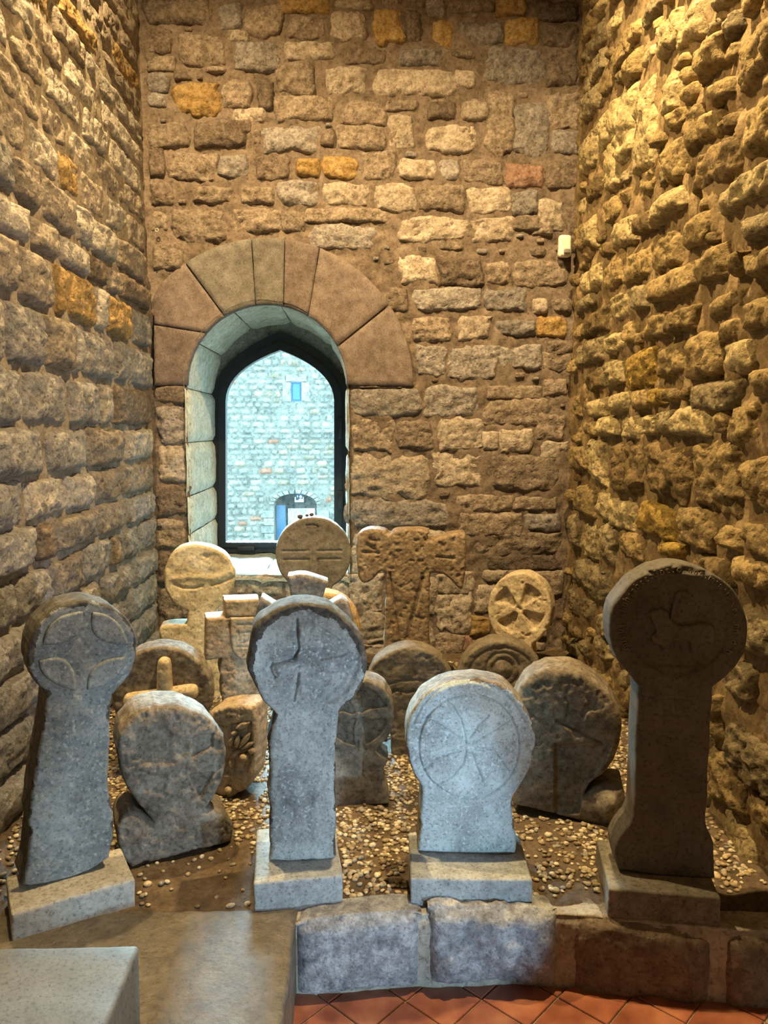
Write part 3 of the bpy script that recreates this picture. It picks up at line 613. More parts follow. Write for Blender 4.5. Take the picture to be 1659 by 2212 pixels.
S_BLUE = SM('stele_blue_grey', (0.284, 0.311, 0.315), dark=(0.082, 0.097, 0.109), light=(0.459, 0.498, 0.492), bump=.6, fine=120, coarse=5, mottle=.3, fleck=(0.382, 0.430, 0.429), pits=.4, dist=.005, rough=.75)
S_PALE = SM('stele_pale_grey', (0.376, 0.446, 0.467), dark=(0.207, 0.234, 0.240), light=(0.544, 0.652, 0.689), bump=.5, fine=130, coarse=7, mottle=.3, fleck=(0.488, 0.587, 0.630), pits=.3, dist=.004, rough=.75)
S_BROWN = SM('stele_grey_brown', (0.13, 0.118, 0.10), dark=(0.085, 0.077, 0.066), light=(0.17, 0.155, 0.135), bump=.3, fine=90, coarse=4, pits=.25, dist=.003, rough=.75)
S_WEATH = SM('stele_weathered', (0.216, 0.180, 0.140), dark=(0.068, 0.056, 0.044), light=(0.368, 0.328, 0.272), bump=.8, fine=70, coarse=9, pits=.7, dist=.006)
S_SAND = SM('stele_sandstone', (0.552, 0.444, 0.288), dark=(0.300, 0.228, 0.138), light=(0.744, 0.636, 0.456), bump=.8, fine=75, coarse=8, pits=.7, dist=.006)
S_TAN = SM('stele_tan', (0.432, 0.330, 0.222), dark=(0.204, 0.150, 0.096), light=(0.624, 0.504, 0.360), bump=.9, fine=70, coarse=9, pits=.9, dist=.007)
S_RUST = SM('stele_rusty', (0.264, 0.188, 0.116), dark=(0.096, 0.064, 0.040), light=(0.416, 0.320, 0.216), bump=1.0, fine=60, coarse=11, pits=1.0, dist=.010)
S_OCHRE = SM('stele_ochre', (0.48, 0.29, 0.11), dark=(0.26, 0.14, 0.05), light=(0.62, 0.44, 0.22), bump=.7)
S_DISC = SM('stele_disc_brown', (0.180, 0.148, 0.108), dark=(0.094, 0.076, 0.054), light=(0.266, 0.223, 0.166), bump=.7, fine=110, coarse=8, pits=.4, dist=.004)
S_CONC = SM('base_concrete', (0.40, 0.385, 0.34), dark=(0.22, 0.21, 0.18), light=(0.54, 0.52, 0.47), bump=.5, fine=80, coarse=9, pits=.6, dist=.004)
S_CONCG = SM('base_granite', (0.36, 0.38, 0.38), dark=(0.20, 0.215, 0.22), light=(0.50, 0.53, 0.53), bump=.5, fine=110, coarse=10, pits=.4, dist=.003, rough=.6)
S_CONCD = SM('base_dark', (0.17, 0.155, 0.125), dark=(0.09, 0.08, 0.065), light=(0.30, 0.28, 0.24), bump=.5, fine=80, coarse=6, pits=.5, dist=.004)
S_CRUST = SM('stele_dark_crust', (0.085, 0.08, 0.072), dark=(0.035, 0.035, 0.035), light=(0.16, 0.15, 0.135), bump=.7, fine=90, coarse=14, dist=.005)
GRP = 'medieval gravestones in the alcove'
def stone_root(name, pt, label, cat='gravestone'):
    return tag(empty(name, pt), label, cat, GRP)
def base_block(pA, pB, depth, h, mat, root, over=0.0, seed=1):
    """base block from its front bottom corners on the ground"""
    a, b = ground_hit(*pA, G0), ground_hit(*pB, G0); yaw = math.atan2(b[1] - a[1], b[0] - a[0]); L = np.hypot(b[0] - a[0], b[1] - a[1])
    back = np.array([-math.sin(yaw), math.cos(yaw)]); c = (a[:2] + b[:2]) / 2 + back * depth / 2
    box('base_block', (c[0], c[1], G0 - .012), (L, depth, h + .012), mat, root, yaw, .006, .0022, 14, seed)
    FOOT.append((c[0], c[1], L / 2, depth / 2, yaw)); return math.degrees(yaw)
def foot(pl, u0, u1, t):
    c = pl.at(np.array([(u0 + u1) / 2]), np.array([0]), np.array([-t / 2]))[0]; FOOT.append((c[0], c[1], abs(u1 - u0) / 2, t / 2, math.atan2(pl.U[1], pl.U[0])))

# A: the slate keyhole stele on the left
hA = 0.082
g = ground_hit(150, 1898, G0 + hA); rootA = stone_root('disc_stele', (g[0], g[1] + .1, G0), 'tall slate grey disc stele with four carved petals on the left front base')
base_block((27, 2036), (293, 1957), .20, hA, S_CONC, rootA, seed=2)
plA = Plane(g, 30)
oA = [(102, 1504, 1), (87, 1485), (68, 1461), (59, 1423), (61, 1396), (73, 1366), (95, 1336), (122, 1314), (152, 1301), (185, 1296), (217, 1300), (252, 1314), (280, 1339), (296, 1374), (297, 1404), (290, 1439),
      (274, 1472), (252, 1493), (242, 1502, 1), (239, 1531), (239, 1599), (234, 1667), (236, 1721), (247, 1762), (246, 1803), (236, 1852, 1), (202, 1880), (145, 1900), (88, 1913), (46, 1916, 1), (54, 1880), (60, 1840), (66, 1803), (62, 1770), (68, 1721), (76, 1667), (87, 1599), (96, 1558)]
def rA(px, py): return groove(px, py, [(168, 1625), (172, 1600), (176, 1575)], 1.5, .001) - .002 * np.exp(-(((px - 180) / 110) ** 2 + ((py - 1400) / 100) ** 2) ** 4) + groove(px, py, circ(178, 1398, 112, 104), 3, .0015)
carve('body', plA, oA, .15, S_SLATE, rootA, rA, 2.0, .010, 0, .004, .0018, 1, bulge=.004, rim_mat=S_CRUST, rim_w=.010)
z4 = lambda a, b: (a / 3.685, 1260 + b / 3.685)
for p_, q_, m1, m2 in (((345, 495), (662, 225), (430, 305), (600, 430)), ((742, 232), (1028, 492), (925, 300), (775, 430)), ((310, 620), (605, 858), (540, 625), (390, 770)), ((1000, 585), (700, 852), (760, 665), (915, 765))):
    carve('petal', plA.shift(.009), lens(z4(*p_), z4(*q_), z4(*m1), z4(*m2)), .02, S_SLATE, rootA, None, 2.2, .005, 0, .0008, .0008, 3, it=1, sidelayers=2)

# B: the blue grey stele with a worn cross, front centre
hB = .088
g = ground_hit(655, 1860, G0 + hB); rootB = stone_root('disc_stele', (g[0], g[1] + .07, G0), 'blue grey disc stele with a worn cross standing front and centre')
base_block((549, 1969), (740, 1953), .30, hB, S_CONCG, rootB, seed=4)
plB = Plane(g, 5)
oB = [(589, 1542, 1), (574, 1524), (556, 1498), (541, 1462), (533, 1416), (538, 1372), (554, 1332), (581, 1309), (618, 1294), (662, 1290), (702, 1297), (743, 1320), (768, 1351), (784, 1388), (791, 1424), (787, 1464), (770, 1498), (750, 1523), (733, 1540, 1),
      (729, 1570), (724, 1640), (723, 1700), (725, 1780), (727, 1858, 1), (690, 1861), (640, 1862), (580, 1862, 1), (583, 1800), (580, 1720), (578, 1660), (581, 1600)]
def rB(px, py):
    r = np.hypot(px - 665, (py - 1420) * 1.02); h = .009 * sst(104, 116, r) * (py < 1520)
    h = h + groove(px, py, [(640, 1338), (642, 1375), (644, 1402), (634, 1421), (608, 1428), (588, 1432), (583, 1442), (586, 1456), (592, 1464)], 3.2, .011)
    h = h + groove(px, py, [(644, 1455), (640, 1478), (634, 1512)], 3.2, .010) + groove(px, py, [(694, 1360), (728, 1380), (752, 1408), (730, 1416), (692, 1420)], 3.0, .006)
    h = h + groove(px, py, [(705, 1500), (735, 1478), (748, 1455)], 4, .003)
    h = h + .006 * raised(px, py, [(597, 1440), (640, 1425), (648, 1345), (688, 1345), (690, 1412), (745, 1418), (745, 1450), (690, 1450), (684, 1500), (650, 1500), (644, 1455), (600, 1462)], 1, 5)
    return h + pit(px, py, 3, .03, .003, .2) * (py > 1530)
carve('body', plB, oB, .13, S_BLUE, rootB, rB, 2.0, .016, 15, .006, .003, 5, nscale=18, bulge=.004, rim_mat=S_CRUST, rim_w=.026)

# C: the short pale stele with an incised petal cross
hC = .082
g = ground_hit(1000, 1845, G0 + hC); rootC = stone_root('disc_stele', (g[0], g[1] + .06, G0), 'short broad pale disc stele incised with a petal cross on a cut base')
base_block((886, 1955), (1150, 1958), .26, hC, S_CONCG, rootC, seed=6)
plC = Plane(g, -2)
oC = [(911, 1700, 1), (898, 1680), (881, 1640), (876, 1600), (878, 1566), (891, 1522), (918, 1485), (956, 1458), (1006, 1448), (1060, 1451), (1095, 1466), (1127, 1502), (1147, 1545), (1159, 1585), (1156, 1627), (1139, 1678), (1107, 1724, 1),
      (1106, 1745), (1112, 1787), (1118, 1823), (1114, 1848, 1), (1050, 1847), (980, 1844), (902, 1841, 1), (906, 1784), (910, 1730)]
def rC(px, py):
    h = 0
    for pts in ([(956, 1508), (978, 1526), (995, 1556), (1004, 1592), (1006, 1606)], [(1006, 1620), (1000, 1648), (978, 1675), (942, 1696)], circ(1012, 1612, 108, 112, 95, 265), [(912, 1545), (960, 1572), (1004, 1602)], [(915, 1662), (945, 1634), (975, 1623), (1003, 1617)],
                [(1014, 1592), (1032, 1566), (1054, 1546)], [(1020, 1604), (1050, 1586), (1091, 1561), (1106, 1552)], [(1022, 1616), (1050, 1620), (1074, 1632), (1100, 1670)], [(1018, 1624), (1028, 1655), (1042, 1688)], circ(1012, 1612, 108, 112, -85, 80), circ(1012, 1612, 108, 112, 262, 278)):
        h = h + groove(px, py, pts, 2.4, .0065)
    W1 = lens((956, 1508), (942, 1696), (1002, 1608), (903, 1606)); h = h + raised(px, py, [(p[0], p[1]) for p in W1], .005, 2)
    return h + groove(px, py, circ(1012, 1606, 126, 134, 20, 160), 3, .005)
carve('body', plC, oC, .12, S_PALE, rootC, rC, 1.9, .012, 22, .003, .0016, 7, bulge=.003, rim_mat=S_WEATH, rim_w=.004)

# D: the tall dark stele with the lamb
hD = .082
g = ground_hit(1440, 1892, G0 + hD); rootD = stone_root('disc_stele', (g[0], g[1] + .06, G0), 'tall dark brown disc stele carved with a lamb, by the right wall')
base_block((1314, 1979), (1556, 1999), .27, hD, S_CONCD, rootD, seed=9)
plD = Plane(g, -8)
zD = lambda a, b: (1300 + a / 4.915, 1190 + b / 4.915)
oD = [(1379, 1481, 1), (1361, 1463), (1333, 1426), (1319, 1393), (1315, 1358), (1320, 1322), (1333, 1292), (1357, 1261), (1384, 1242), (1412, 1228), (1442, 1219), (1483, 1218), (1524, 1229), (1564, 1253), (1595, 1286), (1613, 1328), (1617, 1369), (1609, 1410), (1589, 1444), (1564, 1467), (1540, 1484, 1),
      (1536, 1540), (1531, 1638), (1528, 1700), (1525, 1760), (1524, 1787), (1540, 1815), (1544, 1867), (1545, 1899, 1), (1457, 1896), (1384, 1886), (1335, 1878, 1), (1328, 1852), (1327, 1823), (1346, 1792), (1365, 1775), (1370, 1722), (1372, 1638)]
def rD(px, py):
    r = np.hypot(px - 1465, (py - 1350) * 1.03)
    h = -.006 * sst(112, 106, r) + .004 * sst(70, 60, np.hypot(px - 1462, py - 1428)) * (py > 1440)
    h = h + groove(px, py, circ(1465, 1350, 110, 107), 2, .002) + groove(px, py, circ(1461, 1408, 58, 52, 190, 350), 2.5, .003)
    for pts in ([(1405, 1507), (1495, 1511)], [(1408, 1541), (1443, 1545)], [(1452, 1545), (1490, 1547)], circ(1452, 1572, 21, 23, 190, 350)) + tuple([[(x, 1511), (x, 1542)] for x in (1421, 1434, 1448, 1462, 1476)]):
        h = h + groove(px, py, pts, 1.8, .003)
    return h - .012 * sst(.1, .5, fbm(np.stack([px * .03, py * .08, px * 0], 1), 1, 3, 6)) * sst(1246, 1232, py)
carve('body', plD, oD, .11, S_BROWN, rootD, rD, 2.0, .006, 0, .003, .001, 11)
lamb = [(505, 650), (560, 625), (640, 610), (715, 650), (730, 740), (800, 790), (900, 800), (1050, 775), (1190, 780), (1215, 860), (1205, 1000), (1165, 1005), (1130, 960), (1030, 1005), (1000, 1085), (945, 1075), (955, 960), (800, 950), (725, 985), (722, 1085), (650, 1095), (640, 1005), (560, 995), (520, 900), (590, 870), (545, 770)]
carve('lamb_relief', plD.shift(.005), [zD(*p) for p in lamb], .014, S_BROWN, rootD, None, 2.0, .007, 0, .001, .002, 12, nscale=40, sidelayers=2)
carve('staff_relief', plD.shift(.003), [(*zD(722, 735), 1), (*zD(790, 450), 1), (*zD(830, 430), 1), (*zD(925, 440), 1), (*zD(930, 500), 1), (*zD(860, 480), 1), (*zD(815, 520), 1), (*zD(745, 740), 1)], .010, S_BROWN, rootD, None, 1.6, .003, 0, .001, .001, 13, it=1, sidelayers=2)
def ring_text(txt, pl, ctr, rad, a_start, a_end, size, mat, parent):
    """cut letters bent round a circle on the face"""
    V, Fc = [], []; dg_ = bpy.context.evaluated_depsgraph_get(); n = len(txt)
    c_u = np.array(pl.uv(*ctr)); r_u = np.linalg.norm(np.array(pl.uv(ctr[0], ctr[1] - rad)) - c_u); s_u = r_u * size / rad
    for i, ch in enumerate(txt):
        if ch == ' ': continue
        cu = bpy.data.curves.new('letter', 'FONT'); cu.body = ch; cu.size = s_u; cu.align_x = 'CENTER'; cu.extrude = .0016; cu.resolution_u = 3
        ob = bpy.data.objects.new('letter', cu); COL.objects.link(ob); bpy.context.view_layer.update()
        me = ob.evaluated_get(bpy.context.evaluated_depsgraph_get()).to_mesh(); a = R(a_start + (a_end - a_start) * i / (n - 1))
        base = len(V)
        for v in me.vertices:
            e = np.array([-math.sin(a), math.cos(a)]) * -1; rad_v = np.array([math.cos(a), math.sin(a)])
            q = c_u + rad_v * (r_u + v.co.y * .9) - np.array([-math.sin(a), math.cos(a)]) * v.co.x * .8
            V.append(pl.at(q[:1], q[1:], np.array([v.co.z]))[0])
        for p in me.polygons: Fc.append([base + k for k in p.vertices])
        bpy.data.objects.remove(ob)
    return mesh('inscription', V, Fc, mat, parent, False, tuple(pl.P))
S_LETTER = SM('stele_letters', (0.24, 0.20, 0.155), bump=.2)
ring_text('minui:ihuh:abtt:3bt.o.nnn.m:a:n:xrx.nn:d.h', plD.shift(.0022), (1465, 1350), 114, 205, -28, 23, S_LETTER, rootD)

# E: the round headed stele with a sunk cross on a broad foot
g = ground_hit(392, 1850, G0); rootE = stone_root('disc_stele', (g[0], g[1] + .08, G0), 'weathered round headed stele with a sunken cross and broad shouldered foot on the gravel')
plE = Plane((g[0], g[1], G0), 22)
oE = [(284, 1877, 1), (266, 1858), (252, 1810), (256, 1768), (282, 1748), (305, 1755), (329, 1777, 1), (297, 1741), (270, 1692), (252, 1640), (257, 1585), (280, 1547), (321, 1520), (371, 1514), (415, 1522), (456, 1549), (483, 1586), (491, 1629), (486, 1676), (472, 1710), (446, 1746, 1),
      (474, 1744), (500, 1762), (509, 1790), (503, 1819, 1), (440, 1836), (380, 1852)]
def rE(px, py):
    h = -.020 * raised(px, py, [(419, 1590), (462, 1585), (459, 1613), (416, 1634)], 1, 3) - .018 * raised(px, py, [(409, 1671), (463, 1669), (431, 1724)], 1, 3)
    h = h - .012 * raised(px, py, [(285, 1640), (300, 1580), (360, 1560), (372, 1643), (330, 1648)], 1, 10) - .009 * raised(px, py, [(285, 1665), (360, 1668), (352, 1715), (310, 1705)], 1, 8)
    return h + groove(px, py, [(277, 1654), (320, 1646), (376, 1645)], 3, .007) + pit(px, py, 8, .06, .006, .2)
carve('body', plE, oE, .17, S_WEATH, rootE, rE, 2.2, .018, 8, .005, .004, 15, bulge=.012)
foot(plE, plE.uv(284, 1850)[0], plE.uv(503, 1850)[0], .17)

# F: plain disc with a raised rounded cross, behind A
plF = Plane((hit(350, 1500, 1, 2.98)[0], 2.98, G0 + .012), 8); rootF = stone_root('disc_stele', plF.P, 'round brown disc with a raised rounded cross, behind the slate petal stele')
oF = circ(350, 1500, 110, 112, -60, 240, 34) + [(295, 1700, 1), (405, 1700, 1)]
carve('body', plF, oF, .13, S_WEATH, rootF, lambda px, py: pit(px, py, 4, .05, .004, .2), 2.6, .012, 9, .004, .003, 17, vmin=-.02)
oFc = [(337, 1445), (342, 1428), (356, 1424), (369, 1432), (371, 1490, 1), (418, 1483), (428, 1492), (428, 1512), (400, 1518), (371, 1522, 1), (371, 1620, 1), (336, 1620, 1), (336, 1532, 1), (275, 1540), (263, 1530), (264, 1510), (280, 1503), (337, 1496, 1)]
carve('cross', plF.shift(.055), oFc, .065, S_SAND, rootF, None, 2.4, .024, 0, .002, .002, 18, sidelayers=3)
foot(plF, -.1, .1, .13)

# G: the mushroom shaped stele by the back left corner
plG = Plane((hit(430, 1300, 1, 3.80)[0], 3.80, G0 + .024), 8); rootG = stone_root('mushroom_stele', plG.P, 'pale round headed stele with notched neck and shoulders left of the window')
oG = [(405, 1322, 1), (376, 1306), (362, 1285), (356, 1268), (354, 1236), (362, 1206), (380, 1182), (412, 1172), (449, 1175), (483, 1190), (503, 1217), (510, 1248), (503, 1275), (488, 1300), (468, 1318, 1), (466, 1343, 1), (510, 1346), (530, 1356), (532, 1390), (530, 1540, 1), (345, 1540, 1), (346, 1385), (342, 1362), (352, 1346), (404, 1346, 1)]
def rG(px, py):
    return groove(px, py, [(374, 1261), (395, 1270), (418, 1271), (436, 1266)], 2.6, .014) + groove(px, py, [(456, 1265), (480, 1258), (504, 1247)], 2.6, .014) + groove(px, py, [(440, 1200), (447, 1204)], 3.5, .010) + .006 * np.exp(-(seg_dist(px, py, [(374, 1250), (420, 1246), (460, 1250), (500, 1236)]) / 6) ** 2)
carve('body', plG, oG, .14, S_SAND, rootG, rG, 2.2, .012, 5, .003, .003, 19, vmin=-.03)
foot(plG, -.2, .22, .14)

# H: the stone cross with a shield
plH = Plane((hit(523, 1400, 1, 3.25)[0], 3.25, G0 + .014), 14); rootH = stone_root('stone_cross', plH.P, 'square armed tan stone cross bearing a carved shield', 'stone cross')
oH = [(486, 1294, 1), (561, 1292, 1), (563, 1331, 1), (603, 1334, 1), (605, 1427, 1), (566, 1424, 1), (563, 1460), (572, 1480), (568, 1640, 1), (484, 1640, 1), (485, 1525), (478, 1496), (481, 1464), (472, 1452), (481, 1423, 1), (443, 1428, 1), (445, 1335, 1), (487, 1331, 1)]
carve('body', plH, oH, .12, S_TAN, rootH, lambda px, py: -.010 * raised(px, py, [(486, 1331), (561, 1331), (561, 1336), (486, 1336)], 1, 2) + pit(px, py, 12, .08, .005, .25) * (py > 1430), 2.0, .009, 3, .003, .0025, 21, vmin=-.03, it=1)
oHs = [(498, 1335, 1), (550, 1334, 1), (552, 1382), (549, 1404), (540, 1418), (526, 1427), (512, 1419), (502, 1404), (498, 1382)]
def rHs(px, py):
    h = 0
    for pts in ([(512, 1350), (546, 1349)], [(513, 1363), (516, 1372), (515, 1387)], [(520, 1368), (540, 1366), (538, 1384), (522, 1390)], [(514, 1397), (534, 1397)], [(526, 1372), (527, 1392)]): h = h + groove(px, py, pts, 1.8, .005)
    return h
carve('shield', plH.shift(.012), oHs, .02, S_TAN, rootH, rHs, 1.8, .006, 0, .001, .0015, 22, it=1, sidelayers=2)
foot(plH, -.09, .1, .12)

# I: the incised disc in front of the window
plI = Plane((hit(677, 1200, 1, 4.02)[0], 4.02, G0 + .026), 3); rootI = stone_root('disc_stele', plI.P, 'brown disc stele incised with a double line cross standing before the window')
oI = circ(677, 1196, 82, 83, -62, 242, 36) + [(640, 1300, 1), (642, 1540, 1), (716, 1540, 1), (716, 1300, 1)]
def rI(px, py):
    h = 0
    for pts in ([(664, 1140), (665, 1188)], [(686, 1140), (684, 1188)], [(662, 1135), (678, 1134), (688, 1138)], [(611, 1190), (665, 1190)], [(684, 1190), (738, 1189)], [(614, 1209), (667, 1208)], [(686, 1208), (736, 1207)], [(667, 1210), (668, 1290)], [(686, 1210), (688, 1290)]): h = h + groove(px, py, pts, 1.9, .007)
    return h
carve('body', plI, oI, .12, S_DISC, rootI, rI, 1.8, .006, 5, .002, .002, 23, vmin=-.03)
foot(plI, -.1, .1, .12)

# J: the flared cross behind B and the ochre disc behind it
plJ = Plane((hit(662, 1400, 1, 2.98)[0], 2.98, G0 + .010), 2); rootJ = stone_root('flared_cross', plJ.P, 'grey flared cross just showing behind the front centre stele', 'stone cross')
oJ = [(620, 1245, 1), (640, 1239), (664, 1239), (708, 1255, 1), (700, 1280), (692, 1310), (712, 1304), (737, 1290, 1), (752, 1300), (763, 1335), (763, 1380), (742, 1398, 1), (710, 1372), (692, 1368), (700, 1420), (702, 1700, 1), (622, 1700, 1), (624, 1420), (634, 1368), (610, 1374), (575, 1396, 1), (552, 1380), (551, 1330), (562, 1288, 1), (590, 1304), (634, 1314), (628, 1285)]
carve('body', plJ, oJ, .11, S_WEATH, rootJ, None, 2.4, .008, 4, .003, .002, 25, vmin=-.03)
foot(plJ, -.08, .08, .11)
plY = Plane((hit(697, 1360, 1, 3.42)[0], 3.42, G0 + .018), 0); rootY = stone_root('disc_stele', plY.P, 'ochre disc stele whose edge peeps out behind the grey flared cross')
carve('body', plY, circ(697, 1360, 81, 83, -60, 240, 30) + [(660, 1460, 1), (660, 1650, 1), (735, 1650, 1), (735, 1460, 1)], .12, S_OCHRE, rootY, None, 2.6, .010, 4, .003, .002, 27, vmin=-.03)
foot(plY, -.08, .08, .12)

# K: the big rust brown tau cross
plK = Plane((hit(888, 1250, 1, 3.80)[0], 3.80, G0 + .024), -5); rootK = stone_root('tau_cross', plK.P, 'big rust brown stone cross with flaring arms right of the window', 'stone cross')
oK = [(769, 1165), (774, 1146), (797, 1135), (827, 1139), (843, 1152), (852, 1140), (919, 1137), (932, 1147), (920, 1161), (941, 1161), (966, 1151), (1000, 1146), (1008, 1154), (1008, 1211), (1002, 1265), (996, 1276), (984, 1264), (968, 1246), (940, 1236), (929, 1240, 1), (927, 1302), (928, 1390), (930, 1540, 1),
      (828, 1540, 1), (829, 1394), (834, 1302), (832, 1237, 1), (824, 1234), (812, 1244), (797, 1259), (781, 1260), (773, 1247), (768, 1201)]
def rK(px, py):
    h = groove(px, py, [(842, 1238), (851, 1300), (861, 1370), (864, 1400)], 2.8, .016) + groove(px, py, [(913, 1250), (900, 1300), (888, 1343), (880, 1380)], 3.6, .018)
    h = h + groove(px, py, [(784, 1193), (818, 1195)], 2.6, .012) + groove(px, py, [(795, 1178), (808, 1186)], 4.5, .014) + groove(px, py, [(943, 1203), (981, 1206)], 2.4, .014)
    return h + pit(px, py, 5, .09, .006, .2)
carve('body', plK, oK, .15, S_RUST, rootK, rK, 2.0, .014, 6, .004, .003, 29, vmin=-.03)
foot(plK, -.13, .1, .15)

# L: the wheel cross in the back right corner
plL = Plane((hit(1122, 1315, 1, 4.12)[0], 4.12, G0 + .03), -24); rootL = stone_root('wheel_cross', plL.P, 'round sandstone wheel cross with sunken quarters in the back right corner', 'stone cross')
def rL(px, py):
    dx, dy = px - 1122, py - 1315; r = np.hypot(dx, dy); a = np.degrees(np.arctan2(-dy, dx)); b = np.abs(((a - 8 + 45) % 90) - 45)   # distance to an arm's axis
    arm = sst(28, 20, b - 4 * (r < 14)); m = sst(9, 15, r) * sst(57, 52, r)
    return -.030 * m * (1 - arm) + groove(px, py, [(1119, 1313), (1125, 1317)], 3, .012) + pit(px, py, 14, .07, .008, .3)
oL = circ(1122, 1316, 69, 84, -65, 245, 34) + [(1096, 1400, 1), (1096, 1540, 1), (1150, 1540, 1), (1150, 1400, 1)]
carve('body', plL, oL, .13, S_SAND, rootL, rL, 1.8, .014, 5, .003, .003, 31, vmin=-.04)
foot(plL, -.08, .08, .13)

# M, N: the two low discs behind C
plM = Plane((hit(885, 1490, 1, 3.12)[0], 3.12, G0 + .012), -2); rootM = stone_root('disc_stele', plM.P, 'brown disc stele with a cracked curved line, below the big flaring cross')
def rM(px, py): return groove(px, py, [(832, 1483), (845, 1476), (864, 1471), (905, 1469), (935, 1474)], 2.0, .006) + groove(px, py, [(840, 1500), (858, 1491), (880, 1496), (895, 1492)], 2.4, .010) + .004 * sst(86, 93, np.hypot(px - 886, py - 1488)) * (py < 1520) + pit(px, py, 6, .06, .005, .25)
carve('body', plM, circ(886, 1488, 95, 101, -58, 238, 34) + [(845, 1590, 1), (845, 1680, 1), (935, 1680, 1), (935, 1590, 1)], .13, S_DISC, rootM, rM, 2.2, .010, 12, .003, .003, 33, vmin=-.03)
foot(plM, -.1, .1, .13)
plN = Plane((hit(1082, 1470, 1, 3.40)[0], 3.40, G0 + .018), -6); rootN = stone_root('disc_stele', plN.P, 'low brown disc stele carved with rings round a boss, before the wheel cross')
def rN(px, py):
    r = np.hypot(px - 1086, py - 1446); return -.006 * np.exp(-((r - 36) / 3) ** 2) - .006 * np.exp(-((r - 22) / 3) ** 2) + .014 * np.exp(-(r / 11) ** 2) + groove(px, py, circ(1084, 1475, 76, 76, 20, 160), 2.5, .005) + groove(px, py, [(1066, 1398), (1078, 1402), (1090, 1396)], 3, .008)
carve('body', plN, circ(1082, 1474, 95, 98, -58, 238, 34) + [(1045, 1575, 1), (1045, 1650, 1), (1120, 1650, 1), (1120, 1575, 1)], .13, S_DISC, rootN, rN, 2.2, .012, 8, .003, .003, 35, vmin=-.03)
foot(plN, -.1, .1, .13)

# O: the big blotched disc with a foot on the right
g = ground_hit(1240, 1775, G0 + .008); plO = Plane((g[0], g[1], G0 + .008), -14); rootO = stone_root('disc_stele', plO.P, 'big blotched disc stele with a broken foot, between the pale and the lamb stele')
oO = [(1107, 1742, 1), (1112, 1690), (1104, 1640), (1096, 1580), (1100, 1520), (1122, 1470), (1155, 1440), (1190, 1429), (1238, 1433), (1286, 1460), (1322, 1496), (1343, 1547), (1345, 1579), (1333, 1627), (1314, 1663), (1280, 1692), (1263, 1704, 1), (1290, 1690), (1325, 1684), (1346, 1692), (1352, 1712), (1350, 1750), (1338, 1786), (1326, 1796, 1), (1280, 1785), (1199, 1763), (1155, 1750)]
def rO(px, py):
    h = -.020 * raised(px, py, [(1202, 1611), (1318, 1612), (1300, 1660), (1262, 1702), (1250, 1755), (1202, 1757)], 1, 3) + groove(px, py, [(1200, 1608), (1200, 1757)], 3, .012) + groove(px, py, [(1199, 1608), (1316, 1610)], 3, .012)
    h = h + groove(px, py, [(1204, 1556), (1260, 1584), (1300, 1606)], 3.5, .012) + .030 * np.exp(-(((px - 1313) / 22) ** 2 + ((py - 1738) / 24) ** 2) ** 2)
    return h + pit(px, py, 9, .04, .006, .2) * (py < 1610)
carve('body', plO, oO, .17, S_WEATH, rootO, rO, 2.2, .022, 14, .005, .002, 37, bulge=.008)
foot(plO, plO.uv(1120, 1760)[0], plO.uv(1345, 1780)[0], .17)

# P: the small cross stele half hidden behind B
g = ground_hit(775, 1741, G0 + .008); plP = Plane((g[0], g[1], G0 + .008), -2); rootP = stone_root('disc_stele', plP.P, 'small waisted disc stele with a ringed cross half hidden behind the front centre stele')
def rP(px, py):
    dx, dy = px - 772, py - 1546; r = np.hypot(dx, dy); a = np.degrees(np.arctan2(-dy, dx)); b = np.abs(((a - 6 + 45) % 90) - 45)
    arm = sst(19, 13, b * np.clip(r / 45, .7, 1.4)); m = sst(6, 12, r) * sst(66, 60, r)
    return -.012 * m * (1 - arm) + groove(px, py, [(770, 1470), (772, 1500)], 3.5, .006) + groove(px, py, [(772, 1600), (771, 1620)], 3.5, .006)
oP = [(724, 1618, 1), (708, 1600), (692, 1560), (691, 1520), (708, 1486), (740, 1464), (770, 1459), (800, 1462), (820, 1472), (837, 1492), (849, 1522), (851, 1556), (844, 1586), (826, 1608), (814, 1617, 1), (836, 1632), (839, 1647), (824, 1668), (834, 1698), (841, 1737, 1), (772, 1743), (704, 1749, 1), (710, 1700), (716, 1668), (702, 1648), (704, 1632)]
carve('body', plP, oP, .12, S_WEATH, rootP, rP, 2.0, .010, 8, .003, .002, 39, vmin=-.01)
foot(plP, -.11, .11, .12)

